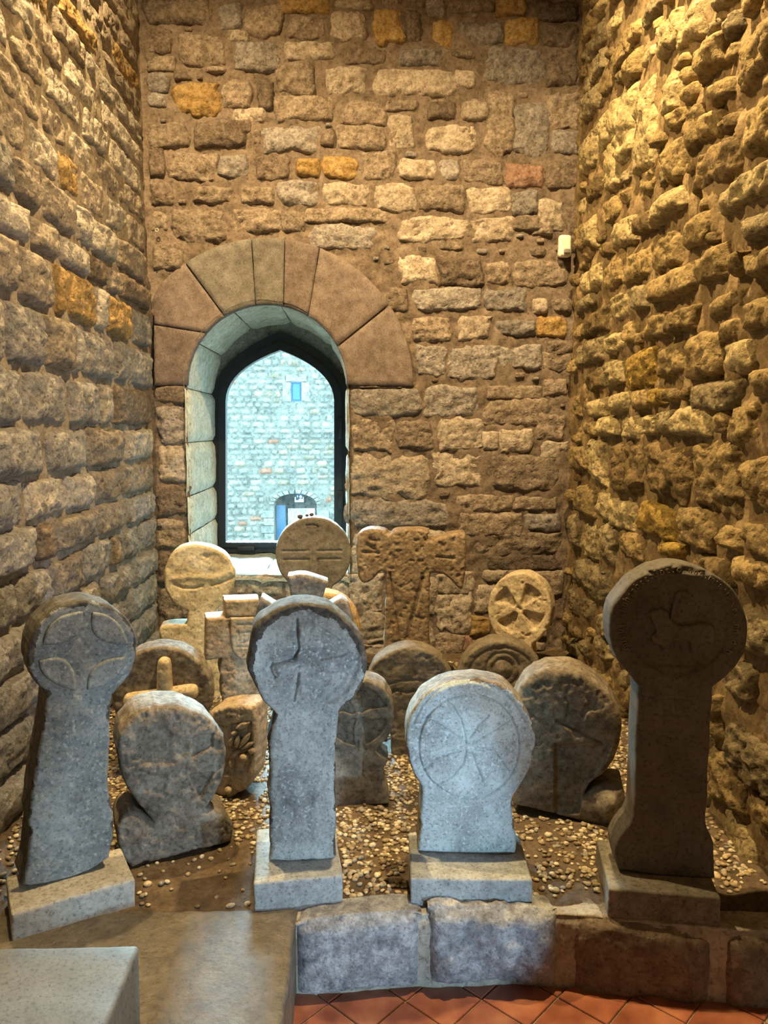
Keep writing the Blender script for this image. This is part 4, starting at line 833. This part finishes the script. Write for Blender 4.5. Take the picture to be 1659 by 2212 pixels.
# Q: the block with carved foliage
g = ground_hit(500, 1722, G0 + .008); plQ = Plane((g[0], g[1], G0 + .008), -14); rootQ = stone_root('carved_block', plQ.P, 'broken tan stone block carved with a spray of leaves and fruit', 'carved stone')
oQ = [(441, 1536), (476, 1524), (520, 1522), (539, 1521), (550, 1530), (552, 1580), (550, 1640), (546, 1686), (528, 1709), (512, 1715), (500, 1726), (489, 1729), (470, 1720), (440, 1705), (436, 1620)]
carve('body', plQ, oQ, .14, S_TAN, rootQ, lambda px, py: -.018 * raised(px, py, [(470, 1570), (540, 1560), (545, 1640), (530, 1668), (480, 1672)], 1, 6) + pit(px, py, 11, .1, .006, .2), 1.9, .014, 4, .005, .004, 41)
zQ = lambda a, b: (430 + a / 8.506, 1500 + b / 8.506)
for k, (p_, q_, wd) in enumerate((((705, 770), (670, 1010), 60), ((930, 715), (715, 1010), 55), ((1010, 880), (740, 1035), 45), ((1030, 1090), (870, 1020), 60), ((590, 790), (545, 985), 50), ((745, 1045), (540, 1200), 50), ((930, 520), (640, 650), 60), ((690, 690), (560, 760), 45), ((580, 1200), (565, 1350), 50))):
    p_, q_ = np.array(p_, float), np.array(q_, float); mid = (p_ + q_) / 2; dn = np.array([-(q_ - p_)[1], (q_ - p_)[0]]) / np.linalg.norm(q_ - p_) * wd
    carve('leaf', plQ.shift(.006), lens(zQ(*p_), zQ(*q_), zQ(*(mid + dn)), zQ(*(mid - dn)), 6), .022, S_TAN, rootQ, None, 1.6, .009, 0, .0005, .001, 43 + k, it=1, sidelayers=2)
def ball(name, c, r, mat, parent, sub=2, seed=0, squash=(1, 1, 1), amp=.08):
    import bmesh
    bm = bmesh.new(); bmesh.ops.create_icosphere(bm, subdivisions=sub, radius=1.0); V = np.array([v.co[:] for v in bm.verts]); Fc = [[v.index for v in f.verts] for f in bm.faces]; bm.free()
    V = V * (1 + amp * fbm(V + seed * 3.1, 1.3, 2, seed))[:, None] * r * np.array(squash)
    return mesh(name, V + np.array(c), Fc, mat, parent, True, tuple(c))
for (a, b) in ((825, 1150), (552, 1750)):
    u_, v_ = plQ.uv(*zQ(a, b)); ball('fruit', plQ.at(np.array([u_]), np.array([v_]), np.array([.004]))[0], .0155, S_TAN, rootQ, 2, a)
foot(plQ, -.13, .1, .14)

# ------------------------------------------------------------------ pebbles on the bed
import bmesh
def ico(sub):
    bm = bmesh.new(); bmesh.ops.create_icosphere(bm, subdivisions=sub, radius=1.0); V = np.array([v.co[:] for v in bm.verts]); Fc = np.array([[v.index for v in f.verts] for f in bm.faces]); bm.free(); return V, Fc
M_PEB = [stone_mat('pebble_' + n_, c, bump=.3, fine=60, coarse=25, rough=.6, dist=.002, rand=.25) for n_, c in (('tan', (0.47, 0.37, 0.22)), ('pale', (0.60, 0.52, 0.37)), ('brown', (0.30, 0.22, 0.135)), ('grey', (0.30, 0.28, 0.25)))]
IV, IF = ico(2); IV1, IF1 = ico(1)
protos = []
for k in range(8):
    sq = np.array([random.uniform(.8, 1.25), random.uniform(.65, .95), random.uniform(.42, .62)])
    V = IV * (1 + .16 * fbm(IV + k * 7.7, 1.1, 2, k))[:, None] * sq; protos.append((V, IV1 * (1 + .16 * fbm(IV1 + k * 7.7, 1.1, 2, k))[:, None] * sq))
cand = []
rp = np.random.default_rng(12)
N = 21000
X = rp.uniform(XL + .02, XR - .02, N); Y = rp.uniform(2.12, 4.3, N)
dens = fbm(np.stack([X, Y, X * 0], 1), 2.6, 3, 31) * .6 + .85 + .3 * sst(2.2, 2.6, Y)
dens = dens - 1.25 * np.exp(-(((X + .52) / .30) ** 2 + ((Y - 2.22) / .17) ** 2)) - .5 * np.exp(-(((X - .60) / .10) ** 2 + ((Y - 2.45) / .15) ** 2)) + .35 * np.exp(-(((X - .05) / .14) ** 2 + ((Y - 2.35) / .3) ** 2)) - .45 * sst(2.2, 2.12, Y)
ok = rp.uniform(0, 1, N) < np.clip(dens, .05, 1) 
for cx_, cy_, hx, hy, yw in FOOT:
    c_, s_ = math.cos(yw), math.sin(yw); dx, dy = X - cx_, Y - cy_; ok &= ~((np.abs(dx * c_ + dy * s_) < hx + .008) & (np.abs(-dx * s_ + dy * c_) < hy + .008))
X, Y = X[ok], Y[ok]; size = rp.uniform(.0065, .0125, len(X)) * (1 + .35 * (rp.uniform(0, 1, len(X)) < .12)); Z = bed_h(X, Y) + size * .25
pxs, pys = project(np.stack([X, Y, Z], 1)); infr = (pxs > 5) & (pxs < 1655) & (pys < 2200)
order = np.argsort(np.where(infr, Y - size * 4, 99))
pm = []
for k, (V, _) in enumerate(protos):
    for mi, m in enumerate(M_PEB):
        me = bpy.data.meshes.new('pebble'); me.from_pydata(V.tolist(), [], IF.tolist()); me.polygons.foreach_set('use_smooth', [True] * len(me.polygons)); me.materials.append(m); pm.append(me)
wts = [.42, .26, .2, .12]
for i in order[:300]:
    o = bpy.data.objects.new('pebble', pm[rp.integers(8) * 4 + rp.choice(4, p=wts)]); COL.objects.link(o); o.parent = bed
    o.location = (X[i], Y[i], Z[i] + .001); o.scale = (size[i],) * 3; o.rotation_euler = (rp.normal(0, .2), rp.normal(0, .2), rp.uniform(0, 6.28))
for mi, m in enumerate(M_PEB):
    Vs, Fs, b = [], [], 0
    for i in order[300:]:
        if i % 20 not in (range(0, 8), range(8, 13), range(13, 17), range(17, 20))[mi]: continue
        V = protos[i % 8][1] * size[i]; a = rp.uniform(0, 6.28); c_, s_ = math.cos(a), math.sin(a)
        Vs.append(np.stack([V[:, 0] * c_ - V[:, 1] * s_, V[:, 0] * s_ + V[:, 1] * c_, V[:, 2]], 1) + [X[i], Y[i], Z[i]]); Fs.append(IF1 + b); b += len(V)
    tag(mesh('pebbles', np.vstack(Vs), np.vstack(Fs), m, bed), kind='stuff')

# ------------------------------------------------------------------ window
M_FRAME = plain('frame_dark_steel', (0.020, 0.024, 0.032), .38, .3, .5)
def wpt(px, py, y=YW): p = hit(px, py, 1, y); return (p[0], p[2])
def arch_outline(x0, x1, ybot, yspring, xa, ya, n=10):
    """pointed arch in pixels at the window plane"""
    L, Rr = (x0, yspring), (x1, yspring); out = [(x0, ybot)]
    cl = (x0 + 2, yspring - (yspring - ya) * .62); cr = (x1 - 2, yspring - (yspring - ya) * .62)
    for a, c, b in ((L, cl, (xa, ya)), ((xa, ya), cr, Rr)):
        for i in range(n + (b == Rr)):
            t = i / n; out.append(((1 - t) ** 2 * a[0] + 2 * t * (1 - t) * c[0] + t * t * b[0], (1 - t) ** 2 * a[1] + 2 * t * (1 - t) * c[1] + t * t * b[1]))
    out.append((x1, ybot)); return out
win = tag(empty('window_1', (HOLE_C[0], YW, SILL)), kind='structure')
def rings(name, o1, o2, y0, y1, mat, parent):
    """frame between two outlines with the same number of points, from y0 (room side) back to y1"""
    a = np.array([wpt(*p) for p in o1]); b = np.array([wpt(*p) for p in o2]); n = len(a); V = []
    for q, y in ((a, y0), (b, y0), (b, y1), (a, y1)): V.append(np.column_stack([q[:, 0], np.full(n, y), q[:, 1]]))
    Fc = []
    for r in range(4):
        for i in range(n): j = (i + 1) % n; Fc.append((r * n + i, r * n + j, ((r + 1) % 4) * n + j, ((r + 1) % 4) * n + i))
    o = mesh(name, np.vstack(V), Fc, mat, parent, False, (HOLE_C[0], YW, SILL)); return o
outer = arch_outline(458, 757, 1192, 870, 606, 716); mid_ = arch_outline(474, 739, 1180, 868, 606, 738); inner = arch_outline(489, 722, 1170, 866, 606, 757)
rings('frame', outer, mid_, YW - .02, YW + .06, M_FRAME, win)
sash = rings('sash', mid_, inner, YW - .035, YW + .045, M_FRAME, win)
gm = bpy.data.materials.new('window_glass'); gm.use_nodes = True; t = gm.node_tree; t.nodes.clear(); L = t.links.new
go = nd(t, 'ShaderNodeOutputMaterial'); tr = nd(t, 'ShaderNodeBsdfTransparent'); tr.inputs[0].default_value = (.95, 1, 1, 1); gl = nd(t, 'ShaderNodeBsdfGlossy', Roughness=0.02); fr = nd(t, 'ShaderNodeFresnel'); fr.inputs[0].default_value = 1.45
mxs = nd(t, 'ShaderNodeMixShader'); L(fr.outputs[0], mxs.inputs[0]); L(tr.outputs[0], mxs.inputs[1]); L(gl.outputs[0], mxs.inputs[2]); L(mxs.outputs[0], go.inputs[0])
gp = np.array([wpt(*p) for p in inner])
mesh('pane', np.column_stack([gp[:, 0], np.full(len(gp), YW + .01), gp[:, 1]]), [tuple(range(len(gp)))], gm, sash, False, (HOLE_C[0], YW, SILL))
for (px, py, w_, h_) in ((461, 930, 6, 24), (461, 1040, 6, 24), (462, 1160, 7, 40)):
    a = wpt(px - w_ / 2, py + h_ / 2); b = wpt(px + w_ / 2, py - h_ / 2); box('hinge', ((a[0] + b[0]) / 2, YW - .03, a[1]), (b[0] - a[0], .03, b[1] - a[1]), M_FRAME, win, 0, .003, 0, 3)
for (px, py, w_, h_) in ((735, 925, 9, 48), (736, 1080, 12, 40)):
    a = wpt(px - w_ / 2, py + h_ / 2); b = wpt(px + w_ / 2, py - h_ / 2); box('latch', ((a[0] + b[0]) / 2, YW - .045, a[1]), (b[0] - a[0], .03, b[1] - a[1]), M_FRAME, win, 0, .003, 0, 3)
a = wpt(515, 1188); b = wpt(552, 1178); box('latch', ((a[0] + b[0]) / 2, YW - .045, a[1]), (b[0] - a[0], .03, b[1] - a[1]), M_FRAME, win, 0, .003, 0, 3)
# masonry between the frame and the round lining
gap_o = [(HOLE_C[0] - HOLE_R - .04, SILL - .03)] + [(HOLE_C[0] - (HOLE_R + .04) * math.cos(q), HOLE_C[1] + (HOLE_R + .04) * math.sin(q)) for q in np.linspace(0, math.pi, 21)] + [(HOLE_C[0] + HOLE_R + .04, SILL - .03)]
oo = np.array([wpt(*p) for p in outer]); go_ = np.array(gap_o); n = len(oo); go_ = np.array([go_[0]] + list(go_[1:-1]) + [go_[-1]])
assert len(go_) == n, (len(go_), n)
V = np.vstack([np.column_stack([go_[:, 0], np.full(n, YW + .0), go_[:, 1]]), np.column_stack([oo[:, 0], np.full(n, YW + .01), oo[:, 1]]), np.column_stack([oo[:, 0], np.full(n, YW + .1), oo[:, 1]])])
mesh('surround', V, [(r * n + i, r * n + (i + 1) % n, (r + 1) * n + (i + 1) % n, (r + 1) * n + i) for r in (0, 1) for i in range(n)], stone_mat('surround_grey', (0.23, 0.235, 0.22)), win, False, (HOLE_C[0], YW, SILL))

# ------------------------------------------------------------------ outside: courtyard and the building across it
YE = 20.0
M_EXT = [stone_mat('courtyard_stone_' + n_, c, bump=.6, fine=14, coarse=2.0, dist=.03, rand=.12) for n_, c in (('pale', (0.442, 0.425, 0.383)), ('grey', (0.374, 0.374, 0.348)), ('warm', (0.476, 0.399, 0.306)), ('red', (0.468, 0.238, 0.170)))]
M_EXTM = stone_mat('courtyard_mortar', (0.317, 0.302, 0.269), bump=.4, fine=14, coarse=2.0, dist=.03)
bld = tag(empty('courtyard_building', (-2.0, YE, -1.7)), 'pale rubble stone building across the courtyard seen through the window', 'building')
bp_ = lambda px, py, y=YE: hit(px, py, 1, y)
ex0, ex1 = -7.0, 3.5; ez0, ez1 = -1.7, 4.6
dl, dr = bp_(592, 1100)[0], bp_(684, 1100)[0]; dtop = bp_(640, 1066)[2]; dsp = bp_(640, 1090)[2]
wl, wr = bp_(629, 845)[0], bp_(651, 845)[0]; wt, wb_ = bp_(640, 825)[2], bp_(640, 867)[2]
dc = (dl + dr) / 2; hw = (dr - dl) / 2
darch = [(dl, ez0), (dl, dsp)] + [(dc - hw * math.cos(q), dsp + (dtop - dsp) * math.sin(q)) for q in np.linspace(.15, math.pi - .15, 9)] + [(dr, dsp), (dr, ez0)]
class EW(Wall):
    def __init__(s): s.O, s.U, s.N = np.array([0, YE, 0.]), np.array([1., 0, 0]), np.array([0, -1., 0]); s.mats = dict(zip('pgwr', M_EXT)); s.boxes = []; s.root = bld; s.mortar = M_EXTM
EWl = EW()
def ext_sheet():
    nu, nv = 211, 195; A, B = np.meshgrid(np.linspace(ex0, ex1, nu), np.linspace(ez0, ez1, nv), indexing='ij'); u, v = A.ravel().copy(), B.ravel().copy(); Fc = grid_faces(nu, nv)
    for cut in (np.array(darch), np.array([(wl, wb_), (wl, wt), (wr, wt), (wr, wb_)])):
        c = inside(u[Fc].mean(1), v[Fc].mean(1), cut); dead = Fc[c]; Fc = Fc[~c]; bd = np.intersect1d(np.unique(dead), np.unique(Fc)); u[bd], v[bd] = nearest(u[bd], v[bd], cut)
    mesh('wall', np.stack([u, np.full(len(u), YE), v], 1), Fc, M_EXTM, bld, False, tuple(wloc(bld)))
ext_sheet()
re_ = random.Random(4); ex = []
z = bp_(600, 1185)[2]
while z < bp_(600, 735)[2]:
    hgt = re_.uniform(.10, .18); x = bp_(478, 900)[0] + re_.uniform(-.3, 0)
    while x < bp_(728, 900)[0]:
        L_ = re_.uniform(.13, .36)
        x1_ = x + L_; m = .12
        hitdoor = x < dr + .16 and x1_ > dl - .16 and z < dtop + .16; hitwin = x < wr + .1 and x1_ > wl - .1 and z < wt + .1 and z + hgt > wb_ - .05
        if not hitdoor and not hitwin: ex.append((x, x1_, z, z + hgt))
        x = x1_ + .02
    z += hgt + .015
def ext_geo(b, seed):
    n, m = 6, 5; r = np.random.default_rng(seed); S, T = np.meshgrid(np.linspace(-1, 1, n), np.linspace(-1, 1, m), indexing='ij'); s, t = S.ravel(), T.ravel()
    a_ = s * np.sqrt(1 - .18 * t * t); b_ = t * np.sqrt(1 - .18 * s * s); e = np.maximum(abs(s), abs(t))
    u = (b[0] + b[1]) / 2 + a_ * (b[1] - b[0]) / 2 + r.normal(0, .008, len(s)); v = (b[2] + b[3]) / 2 + b_ * (b[3] - b[2]) / 2 + r.normal(0, .008, len(s))
    h = r.uniform(.03, .09) * (1 - e ** 4) + r.normal(0, .008, len(s)) * (e < .99) - .02 * (e > .99)
    return np.stack([u, YE - h, v], 1), grid_faces(n, m)
low = bp_(600, 1085)[2]
ex.sort(key=lambda b: -((b[1] - b[0]) * (b[3] - b[2])))
rest = {0: ([], []), 1: ([], [])}
for k, b in enumerate(ex):
    V, Fc = ext_geo(b, k); mi = re_.choices([0, 1, 2, 3], [5, 4, 1.2, .15 if b[2] > low else 2.2])[0]
    if k < 280: mesh('stone', V, Fc, M_EXT[mi], bld, True, tuple(V.mean(0)))
    else:
        vv, ff = rest[k % 2]; ff.append(Fc + sum(len(q) for q in vv)); vv.append(V)
for k, (vv, ff) in rest.items():
    if vv: tag(mesh('small_stones', np.vstack(vv), np.vstack(ff), M_EXT[k], bld), kind='stuff')
# door arch stones, lintel and jambs of the little window
def ext_block(name, pts, mat, proud=.05, parent=bld):
    pts = np.array(pts); n = len(pts); c = pts.mean(0); V = np.vstack([np.column_stack([pts[:, 0], np.full(n, YE + .02), pts[:, 1]]), np.column_stack([pts[:, 0], np.full(n, YE - proud * .7), pts[:, 1]]), np.column_stack([c[0] + (pts[:, 0] - c[0]) * .88, np.full(n, YE - proud), c[1] + (pts[:, 1] - c[1]) * .88])])
    Fc = [(r * n + i, r * n + (i + 1) % n, (r + 1) * n + (i + 1) % n, (r + 1) * n + i) for r in (0, 1) for i in range(n)] + [tuple(2 * n + i for i in range(n))]
    return mesh(name, V, Fc, mat, parent, False, (c[0], YE, c[1]))
ang = np.linspace(.02, math.pi - .02, 13)
for k in range(12):
    q = lambda a_, s: (dc - hw * s * math.cos(a_), dsp + (dtop - dsp) * s * math.sin(a_) + (s - 1) * .12 * math.sin(a_))
    a0, a1 = ang[k] + .015, ang[k + 1] - .015; ext_block('arch_stone', [q(a0, 1.0), q(a1, 1.0), q(a1, 1.24), q(a0, 1.24)], M_EXT[k % 2], .06)
ext_block('lintel', [(wl - .12, wt + .01), (wr + .14, wt + .01), (wr + .14, wt + .18), (wl - .12, wt + .18)], M_EXT[0], .05)
ext_block('window_jamb', [(wl - .22, wb_), (wl - .01, wb_), (wl - .01, wt - .01), (wl - .22, wt - .01)], M_EXT[1], .04)
ext_block('window_jamb', [(wr + .01, wb_), (wr + .2, wb_), (wr + .2, wt - .01), (wr + .01, wt - .01)], M_EXT[0], .04)
for k in range(7):
    z0_ = ez0 + k * .2
    if z0_ + .19 < dsp + .02:
        for xa, xb in ((dl - .26 - .08 * (k % 2), dl - .005), (dr + .005, dr + .24 + .08 * (k % 2))): ext_block('jamb_stone', [(xa, z0_), (xb, z0_), (xb, z0_ + .19), (xa, z0_ + .19)], M_EXT[k % 2], .05)
M_BLUE = plain('blue_wood', (0.10, 0.22, 0.38), .5); M_BLUEP = plain('blue_glass', (0.10, 0.25, 0.50), .15)
ew = ext_block('window', [(wl, wb_), (wr, wb_), (wr, wt), (wl, wt)], M_BLUE, -.05)
V = np.array([(wl + .04, YE + .03, wb_ + .05), (wr - .04, YE + .03, wb_ + .05), (wr - .04, YE + .03, wt - .05), (wl + .04, YE + .03, wt - .05)]); mesh('pane', V, [(0, 1, 2, 3)], M_BLUEP, ew, False, tuple(V.mean(0)))
# passage behind the door arch
M_PASS = stone_mat('passage_stone', (0.30, 0.31, 0.31), bump=.5, fine=14, coarse=2)
pa = np.array(darch); n = len(pa); V = np.vstack([np.column_stack([pa[:, 0], np.full(n, YE), pa[:, 1]]), np.column_stack([pa[:, 0], np.full(n, YE + .9), pa[:, 1]])])
mesh('passage', V, [(i, i + 1, n + i + 1, n + i) for i in range(n - 1)], M_PASS, bld, False, tuple(wloc(bld)))
il, ir, it_ = bp_(622, 1100, YE + .9)[0], bp_(680, 1100, YE + .9)[0], bp_(640, 1098, YE + .9)[2]
for pts in ([(dl - .1, ez0), (il, ez0), (il, dtop + .1), (dl - .1, dtop + .1)], [(ir, ez0), (dr + .1, ez0), (dr + .1, dtop + .1), (ir, dtop + .1)], [(il, it_), (ir, it_), (ir, dtop + .1), (il, dtop + .1)]):
    V = np.array([(p[0], YE + .9, p[1]) for p in pts]); mesh('passage_wall', V, [(0, 1, 2, 3)], M_PASS, bld, False, tuple(V.mean(0)))
dx0, dx1 = bp_(597, 1130, YE + .25)[0], bp_(617, 1130, YE + .25)[0]; dzt = bp_(600, 1091, YE + .25)[2]
box('door_leaf', ((dx0 + dx1) / 2, YE + .3, ez0), (dx1 - dx0, .06, dzt - ez0), M_BLUE, bld, 0, .008, 0, 4)
# sloping parapet of a stair seen through the passage, and the wall beyond
p0, p1 = bp_(612, 1165, YE + 3), bp_(682, 1095, YE + 3); M_WHITE = stone_mat('parapet_white', (0.80, 0.80, 0.78), bump=.2)
st = tag(mesh('stair_parapet', [(p0[0] - .4, YE + 3 + y_, z_) for y_, z_ in ()] or [(p0[0], YE + 3, ez0), (p1[0] + .4, YE + 3, ez0), (p1[0] + .4, YE + 3, p1[2] + .1), (p1[0] - .15, YE + 3, p1[2]), (p0[0], YE + 3, p0[2]), (p0[0], YE + 3.3, ez0), (p1[0] + .4, YE + 3.3, ez0), (p1[0] + .4, YE + 3.3, p1[2] + .1), (p1[0] - .15, YE + 3.3, p1[2]), (p0[0], YE + 3.3, p0[2])],
     [(0, 1, 2, 3, 4), (9, 8, 7, 6, 5), (0, 5, 6, 1), (1, 6, 7, 2), (2, 7, 8, 3), (3, 8, 9, 4), (4, 9, 5, 0)], M_WHITE, None, False, (p0[0], YE + 3, ez0)), 'white sloping stair parapet seen through the far arched doorway', 'parapet')
# sign over the door
sg = tag(empty('sign', (bp_(647, 1073)[0], YE - .12, bp_(647, 1080)[2])), 'small black sign with white pictograms hung in the far arched doorway', 'sign')
M_BLK = plain('sign_black', (0.03, 0.05, 0.09), .4); M_WHT = plain('sign_white', (0.8, 0.85, 0.9), .5)
def flat(name, pts, y, mat, parent, th=.01):
    P = [bp_(*p, y) for p in pts]; n = len(P); V = [tuple(p) for p in P] + [(p[0], p[1] + th, p[2]) for p in P]
    return mesh(name, V, [tuple(range(n)), tuple(range(2 * n - 1, n - 1, -1))] + [(i, (i + 1) % n, n + (i + 1) % n, n + i) for i in range(n)], mat, parent, False, tuple(wloc(parent)))
YS = YE - .12
zs = lambda a, b: (560 + a / 9.217, 1040 + b / 9.217)
flat('backing', [zs(708, 310), zs(885, 310), zs(885, 410), zs(708, 410)], YS + .02, M_WHT, sg)
flat('plate', [zs(735, 240), zs(872, 250), zs(868, 345), zs(788, 345), zs(786, 372), zs(728, 372)], YS, M_BLK, sg)
flat('arrow', [zs(790, 310), zs(825, 268), zs(858, 318), zs(838, 316), zs(836, 334), zs(812, 334), zs(810, 314)], YS - .012, M_WHT, sg)
flat('pictogram', [zs(752, 295), zs(762, 272), zs(774, 300), zs(764, 324)], YS - .012, M_WHT, sg)
M_YARD = stone_mat('courtyard_paving', (0.5, 0.48, 0.43), bump=.3, fine=14, coarse=2)
tag(quad('courtyard_ground', [(-12, YW + .13, ez0), (12, YW + .13, ez0), (12, YE + 6, ez0), (-12, YE + 6, ez0)], M_YARD), kind='structure')
quad('back_wall', [(dl - 2, YE + 5, ez0), (dr + 2, YE + 5, ez0), (dr + 2, YE + 5, 3), (dl - 2, YE + 5, 3)], M_EXT[0], bld).location = -np.array(bld.location)

# ------------------------------------------------------------------ small things
M_CREAM = plain('cream_plastic', (0.80, 0.76, 0.62), .45); M_LENS = plain('lens_grey', (0.22, 0.20, 0.19), .25)
a = hit(1199, 560, 1, YB); b = hit(1228, 514, 1, YB); ms = tag(empty('motion_sensor', ((a[0] + b[0]) / 2, YB - .04, a[2])), 'small cream plastic motion sensor high on the back wall near the right corner', 'sensor')
cx0, w0, h0 = (a[0] + b[0]) / 2, b[0] - a[0], b[2] - a[2]
box('mount', (cx0 + .004, YB - .012, a[2] + .01), (w0 * .7, .06, h0 * .92), M_LENS, ms, 0, .004, 0, 4)
o = box('housing', (cx0, YB - .055, a[2]), (w0 * .96, .05, h0), M_CREAM, ms, R(8), .012, 0, 8, taper=.08)
box('lens', (cx0 + .008, YB - .088, a[2] + h0 * .12), (w0 * .5, .016, h0 * .2), M_LENS, ms, R(8), .004, 0, 4)
M_IRON = plain('hook_iron', (0.45, 0.42, 0.36), .45, .6)
def torus(name, c, r, r2, mat, n=20, m=8):
    V = []; Fc = []
    for i in range(n):
        a_ = 2 * math.pi * i / n
        for j in range(m):
            b_ = 2 * math.pi * j / m; V.append((c[0] + (r + r2 * math.cos(b_)) * math.cos(a_), c[1] + r2 * math.sin(b_), c[2] + (r + r2 * math.cos(b_)) * math.sin(a_)))
            Fc.append((i * m + j, ((i + 1) % n) * m + j, ((i + 1) % n) * m + (j + 1) % m, i * m + (j + 1) % m))
    return mesh(name, V, Fc, mat, None, True, tuple(c))
h_ = hit(335, 497, 1, YB - .03); tag(torus('eye_hook', (h_[0] + .01, YB - .03, h_[2]), .009, .003, M_IRON), 'tiny iron eye hook on the back wall by the left corner', 'hook')
M_DPEB = stone_mat('pebble_dark', (0.09, 0.08, 0.075), bump=.3)
for k, (px, py, s_) in enumerate(((648, 1113, .014), (663, 1111, .009), (673, 1109, .011))):
    u_, v_ = plI.uv(px, py + 3); c_ = plI.at(np.array([u_]), np.array([v_]), np.array([-.05]))[0]
    top = plI.uv(677, 1117)[1]
    uu = u_ - plI.uv(677, 1196)[0]; rr_ = abs(plI.uv(677, 1117)[1] - plI.uv(677, 1196)[1])
    c_[2] = plI.P[2] + plI.uv(677, 1196)[1] + math.sqrt(max(0, rr_ ** 2 - uu ** 2)) + s_ * .72
    tag(ball('pebble', c_, s_, M_DPEB, None, 2, k, (1.1, .9, .85)), ('biggest dark pebble on top of the incised disc stele, apart at its left end', 'smallest dark pebble on top of the incised disc stele, in the middle', 'dark pebble on top of the incised disc stele, at the right end of three')[k], 'pebble', 'dark pebbles on the incised disc')
